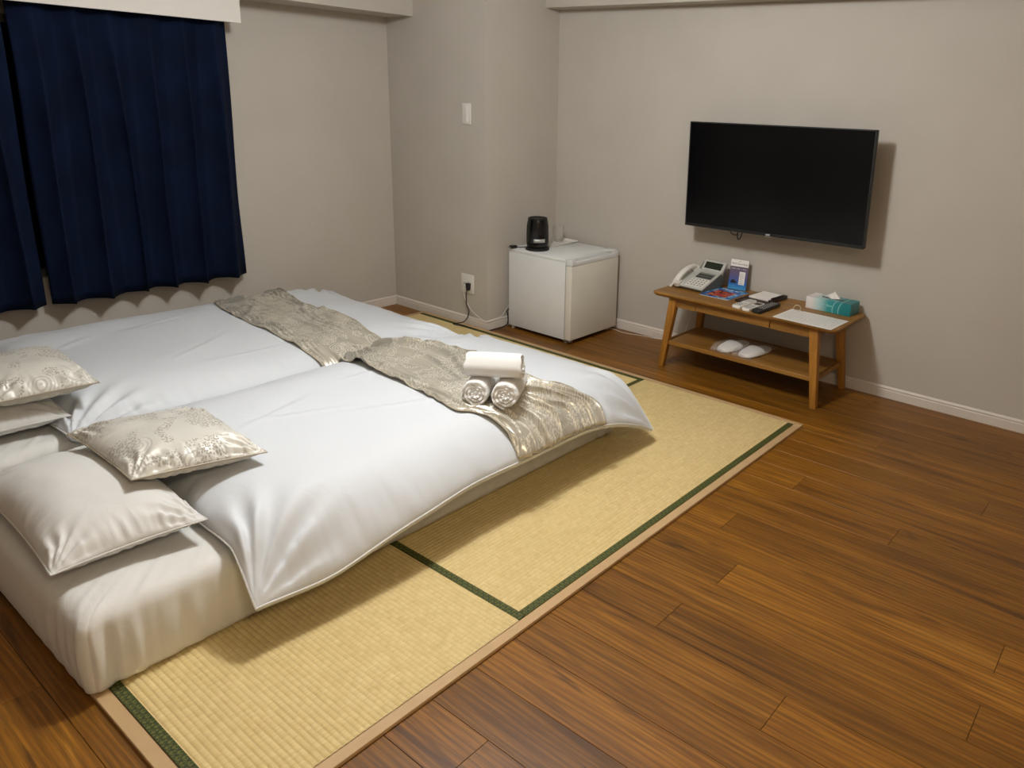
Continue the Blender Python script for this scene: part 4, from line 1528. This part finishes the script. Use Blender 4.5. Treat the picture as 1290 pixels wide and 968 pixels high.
def m_magazine():
    M = Mat('magazine_cover', (150, 60, 40), 0.25)
    v = M.co('Object')
    sep = M.n('ShaderNodeSeparateXYZ'); M.l(v, sep.inputs[0])
    vo = M.n('ShaderNodeTexVoronoi'); vo.inputs['Scale'].default_value = 75; M.l(v, vo.inputs['Vector'])
    food = M.ramp(vo.outputs['Color'], [(0.2, (112, 34, 30)), (0.45, (190, 70, 44)), (0.6, (212, 128, 70)), (0.8, (150, 40, 70))])
    n_ = M.noise(v, 24, 3)
    blue = M.ramp(n_, [(0.35, (44, 72, 150)), (0.5, (60, 120, 180)), (0.62, (150, 190, 210)), (0.75, (40, 110, 110))])
    ymask = M.math('MULTIPLY', M.math('GREATER_THAN', sep.outputs[1], -0.085), M.math('LESS_THAN', sep.outputs[1], 0.045))
    xmask = M.math('MULTIPLY', M.math('GREATER_THAN', sep.outputs[0], -0.062), M.math('LESS_THAN', sep.outputs[0], 0.055))
    M.color(M.mix(M.math('MULTIPLY', ymask, xmask), blue, food))
    return M.m


# upright acrylic-look flyer stand; lies tilted back against nothing, with an easel strut
fl = empty('leaflet_stand', (-0.663, 0.600, TZT), rot=(0, 0, math.radians(6)))
tag(fl, 'upright blue and white leaflet stand behind the colourful magazine', 'leaflet stand')
Mt = Matrix.Rotation(math.radians(-10), 4, 'X')
FLY = m_flyer()
card = empty('card', (0, 0, .001), rot=(math.radians(-10), 0, 0)); 
bpy.data.objects.remove(card)
RX = math.radians(-9)
bm = bmesh.new(); box(bm, -.053, .053, 0, .003, .001, .168, .0008, 1)
cd_ = finish('card', bm, FLY, fl, False, (0, 0, .002), (RX, 0, 0))
bm = bmesh.new(); box(bm, -.052, .052, -.0008, 0, .128, .167); finish('white_header', bm, PAPER, cd_)
bm = bmesh.new(); box(bm, .006, .040, -.0008, 0, .030, .102, .001, 1); finish('info_panel', bm, PAPER, cd_)
bm = bmesh.new(); box(bm, -.036, -.016, -.0010, 0, .040, .054, .003, 2); box(bm, -.040, -.006, -.0009, 0, .036, .047, .003, 2); finish('car_print', bm, INK, cd_)
text('Wi-Fi Zone Area', .0135, INK, cd_, (0, -.0012, .139), (math.pi / 2, 0, 0))
print_marks([3], .005, INK, cd_, (0, -.0010, .1545), (math.pi / 2, 0, 0))
print_marks([6, 4, 2, 5], .006, PAPER, cd_, (0, -.0003, .114), (math.pi / 2, 0, 0))
bm = bmesh.new()
for k in range(6): box(bm, .010, .036 - .004 * (k % 3), -.0013, -.0008, .036 + k * .0105, .0375 + k * .0105)
o = finish('printed_line', bm, INK, cd_); o['kind'] = 'stuff'
bm = bmesh.new(); box(bm, .053, .0545, .0, .045, 0.001, .150, mtx=None)
bm.free()
bm = bmesh.new(); box(bm, -.050, .050, .012, .040, 0.0, .003, .001, 1)
prism(bm, [(.012, .0), (.040, .0), (.030, .140), (.026, .140)], -.003, .003, 'x')
finish('easel_foot', bm, PLG2, fl)

mg = empty('magazine', (-0.668, 0.470, TZT), math.radians(-1))
tag(mg, 'glossy colour magazine with red food pictures lying beside the telephone', 'magazine')
bm = bmesh.new(); box(bm, -.085, .092, -.110, .110, .0, .0035, .0008, 1); finish('pages', bm, PAPER, mg)
bm = bmesh.new(); box(bm, -.086, .093, -.111, .111, .0035, .0045); finish('cover', bm, m_magazine(), mg)
print_marks([7], .022, PAPER, mg, (0.0, .074, .0045), (0, 0, 0))

# leather tray with memo pad, and remotes
ld = empty('leather_memo_case', (-0.455, 0.520, TZT), math.radians(-4))
tag(ld, 'dark brown leather memo case behind the remote controls', 'memo case')
bm = bmesh.new(); box(bm, -.085, .080, -.150, .115, 0, .008, .003, 2)
box(bm, .058, .080, -.06, .115, .006, .020, .005, 2)
box(bm, -.085, -.078, -.15, .115, .006, .011, .002, 1)
finish('case', bm, LEATHER, ld, True)
mp_ = bmesh.new(); box(mp_, -.072, .050, -.045, .108, .0, .009, .0008, 1)
o = finish('memo_pad', mp_, PAPER, None, False, (-0.448, 0.520, TZT + .0082), (0, 0, math.radians(-4)))
tag(o, 'blank white memo pad lying in the dark leather case', 'memo pad')
bm = bmesh.new(); tube(bm, [(0, -.065, 0), (0, .055, 0), (0, .068, 0)], [.0042, .0042, .001], 10)
o = finish('ballpoint_pen', bm, BLKM, None, True, (-0.383, 0.540, TZT + .0245), (0, 0, math.radians(-6)))
tag(o, 'black pen lying on the right rim of the leather memo case', 'pen')
bm = bmesh.new(); box(bm, -.0015, .0015, .0, .032, .003, .0055); finish('clip', bm, METAL, o)


def remote(loc, rz, w_, l_, h_, body, label, keys, disp=None, tilt=(0, 0)):
    r = empty('remote_control', loc, rot=(tilt[0], tilt[1], rz))
    tag(r, label, 'remote control', 'remote controls at the front of the low table')
    bm = bmesh.new(); loft(bm, [(rrect(w_ * .9, l_ * .97, w_ * .4), 0), (rrect(w_, l_, w_ * .45), h_ * .4), (rrect(w_, l_, w_ * .45), h_ * .75), (rrect(w_ * .93, l_ * .985, w_ * .42), h_)])
    finish('body', bm, body, r, True)
    if disp:
        bm = bmesh.new(); box(bm, -w_ * .72, w_ * .72, l_ * .30, l_ * .82, h_ - .0005, h_ + .0006, .0005, 1); finish('display', bm, disp, r)
    bm = bmesh.new()
    for (i, j) in keys:
        box(bm, i * w_ - .0035, i * w_ + .0035, j * l_ - .0028, j * l_ + .0028, h_ - .0004, h_ + .0013, .0006, 1)
    o = finish('button', bm, PLDG if body is not BLKM else PLG, r); o['kind'] = 'stuff'
    return r


K1 = [(i * .5, -.1 - j * .22) for i in (-1, 0, 1) for j in range(4)]
K2 = [(i * .5, .75 - j * .16) for i in (-1, 0, 1) for j in range(9)]
remote((-0.470, 0.335, TZT), math.radians(-4), .026, .085, .016, PLW, 'white air-conditioner remote control at the table front edge, leftmost of three', K1, PLG)
remote((-0.412, 0.320, TZT), math.radians(-4), .024, .080, .015, PLW, 'white remote control with a brown display, middle of the three', K1, LEATHER)
remote((-0.355, 0.350, TZT), math.radians(-2), .026, .110, .017, BLKM, 'long black television remote control, rightmost of the three', K2)


# laminated notice sheet on a ring
def m_notice():
    M = Mat('notice_print', (238, 234, 228), 0.3)
    v = M.co('Object')
    sep = M.n('ShaderNodeSeparateXYZ'); M.l(v, sep.inputs[0])
    row = M.math('FRACT', M.math('MULTIPLY', sep.outputs[1], 58.0))
    ln = M.math('MULTIPLY', M.math('GREATER_THAN', row, 0.35), M.math('LESS_THAN', row, 0.66))
    c_ = M.n('ShaderNodeCombineXYZ'); M.l(M.math('MULTIPLY', sep.outputs[0], 230.0), c_.inputs[0]); M.l(M.math('FLOOR', M.math('MULTIPLY', sep.outputs[1], 58.0)), c_.inputs[1])
    wd = M.math('GREATER_THAN', M.noise(c_.outputs[0], 1.0, 1), 0.44)
    ins = M.math('MULTIPLY', M.math('LESS_THAN', M.math('ABSOLUTE', sep.outputs[0]), 0.138), M.math('LESS_THAN', M.math('ABSOLUTE', sep.outputs[1]), 0.092))
    M.color(M.mix(M.math('MULTIPLY', M.math('MULTIPLY', M.math('MULTIPLY', ln, wd), ins), 0.5), (238, 234, 228), (90, 90, 100)))
    return M.m


ns = empty('notice_sheet', (-0.115, 0.345, TZT), math.radians(-2))
tag(ns, 'laminated white notice sheet with a small ring, at the table front', 'notice')
bm = bmesh.new(); box(bm, -.152, .152, -.104, .104, .0003, .0016); finish('sheet', bm, m_notice(), ns)
print_marks([9], .008, INK, ns, (-.108, .090, .0016), (0, 0, 0))
bm = bmesh.new()
tube(bm, [(-.125 + .019 * math.cos(a), .106 + .006 * math.sin(a), .010 + .014 * math.sin(a)) for a in np.linspace(0, 2 * math.pi, 29)[:-1]], .0014, 6, closed=True)
finish('binder_ring', bm, simple('ring_cream', (226, 214, 180), .4), ns, True)


# tissue box
def m_tissue():
    M = Mat('tissue_box_print', (30, 150, 150), 0.35)
    v = M.co('Object')
    sep = M.n('ShaderNodeSeparateXYZ'); M.l(v, sep.inputs[0])
    g = M.ramp(M.math('ADD', M.math('MULTIPLY', sep.outputs[0], 4.2), 0.5), [(0.12, (226, 222, 218)), (0.30, (176, 206, 206)), (0.50, (48, 148, 150)), (0.85, (16, 118, 122))])
    sw_ = M.math('ADD', sep.outputs[0], M.math('MULTIPLY', M.math('POWER', M.math('ADD', sep.outputs[2], 0.02), 1.0), 0.35))
    def band(x, wd_):
        return M.math('LESS_THAN', M.math('ABSOLUTE', M.math('SUBTRACT', M.math('ADD', sw_, M.math('MULTIPLY', M.math('MULTIPLY', sep.outputs[2], sep.outputs[2]), -9.0)), x)), wd_)
    bnd = M.math('MAXIMUM', band(.035, .0022), band(.066, .0022))
    M.color(M.mix(M.math('MULTIPLY', bnd, .75), g, (170, 214, 212)))
    return M.m


tx_ = empty('tissue_box', (-0.105, 0.585, TZT), math.radians(-2))
tag(tx_, 'teal and white tissue box at the right end of the table', 'tissue box')
bm = bmesh.new(); box(bm, -.120, .120, -.055, .055, 0, .062, .002, 1); finish('carton', bm, m_tissue(), tx_)
bm = bmesh.new()
loft(bm, [(rrect(.058, .015, .015, 6), .0615), (rrect(.058, .015, .015, 6), .0626)]); finish('opening', bm, PLDG, tx_)
n1, n2 = 26, 16
V = np.zeros((n1, n2, 3))
for i in range(n1):
    for j in range(n2):
        s_, t_ = i / (n1 - 1), j / (n2 - 1)
        wd_ = (1 - t_) ** .8
        V[i, j] = ((s_ - .5) * .105 * wd_ + .004 * t_, .012 * math.sin(s_ * 9 + t_ * 3) * (1 - t_ * .3) * wd_ - .004 + .012 * t_, .060 + .036 * t_ * (1 - .1 * math.cos(s_ * 6)))
tis = link('tissue', grid_mesh('tissue', V, n1, n2), PAPER, tx_)
md = tis.modifiers.new('t', 'SOLIDIFY'); md.thickness = .0006
print_marks([4, 4], .012, simple('teal_pale_ink', (150, 206, 206), .4), tx_, (-.012, -.0552, .030), (math.pi / 2, 0, 0))


# ------------------------------------------------------------------ slippers
def slipper(loc, rz, label):
    r = empty('slipper', loc, rz)
    tag(r, label, 'slipper', 'white packaged slippers on the table shelf')
    out = []
    for k in range(40):
        a = 2 * math.pi * k / 40
        y_ = .125 * math.sin(a)
        w_ = .050 + .005 * math.sin(a)
        x_ = w_ * math.copysign(abs(math.cos(a)) ** .75, math.cos(a))
        out.append((x_, y_))
    bm = bmesh.new()
    sc = lambda f: [(x * f, y * f) for x, y in out]
    loft(bm, [(sc(.97), 0), (sc(1.0), .003), (sc(1.0), .007), (sc(.97), .010)])
    finish('sole', bm, SLIP, r, True)
    # toe cap: shell over the near half (towards -y = towards the room)
    n1, n2 = 22, 16
    V = np.zeros((n1, n2, 3))
    for i in range(n1):
        a = math.pi * (i / (n1 - 1))
        for j in range(n2):
            t_ = j / (n2 - 1)
            yy = -.126 + .135 * t_
            ww = .054 * max(1 - ((-.005 - yy) / .123) ** 2 if yy < -.005 else 1, 0.0) ** .45
            hh = (.010 + .020 * t_ ** .7)
            V[i, j] = (ww * math.cos(a), yy, .004 + hh * math.sin(a) ** .8 * (1 if ww > 0 else 0))
    up = link('toe_cap', grid_mesh('toe_cap', V, n1, n2), SLIP, r)
    md = up.modifiers.new('t', 'SOLIDIFY'); md.thickness = .003
    # clear sleeve around the slipper
    n1, n2 = 28, 12
    V = np.zeros((n1, n2, 3))
    for i in range(n1):
        a = 2 * math.pi * i / (n1 - 1)
        for j in range(n2):
            t_ = j / (n2 - 1)
            yy = -.140 + .275 * t_
            pin = math.sin(min(1, max(0.02, t_ * 8)) * math.pi / 2) * math.sin(min(1, max(0.02, (1 - t_) * 8)) * math.pi / 2)
            hz = (.005 + .019 * pin * (1 - .5 * t_))
            V[i, j] = (.0600 * math.copysign(abs(math.cos(a)) ** .5, math.cos(a)) + .001 * math.sin(j * 2.1), yy, max(.0006, .001 + hz + hz * math.sin(a)) + .0012 * math.sin(i * 3 + j * 5) * (math.sin(a) > 0))
    link('plastic_sleeve', grid_mesh('plastic_sleeve', V, n1, n2), FILM, r)
    return r


slipper((-0.560, 0.428, SHZ), math.radians(-4), 'white disposable slipper in clear sleeve on the shelf, the left one')
slipper((-0.430, 0.428, SHZ), math.radians(-6), 'white disposable slipper in clear sleeve on the shelf, the right one')
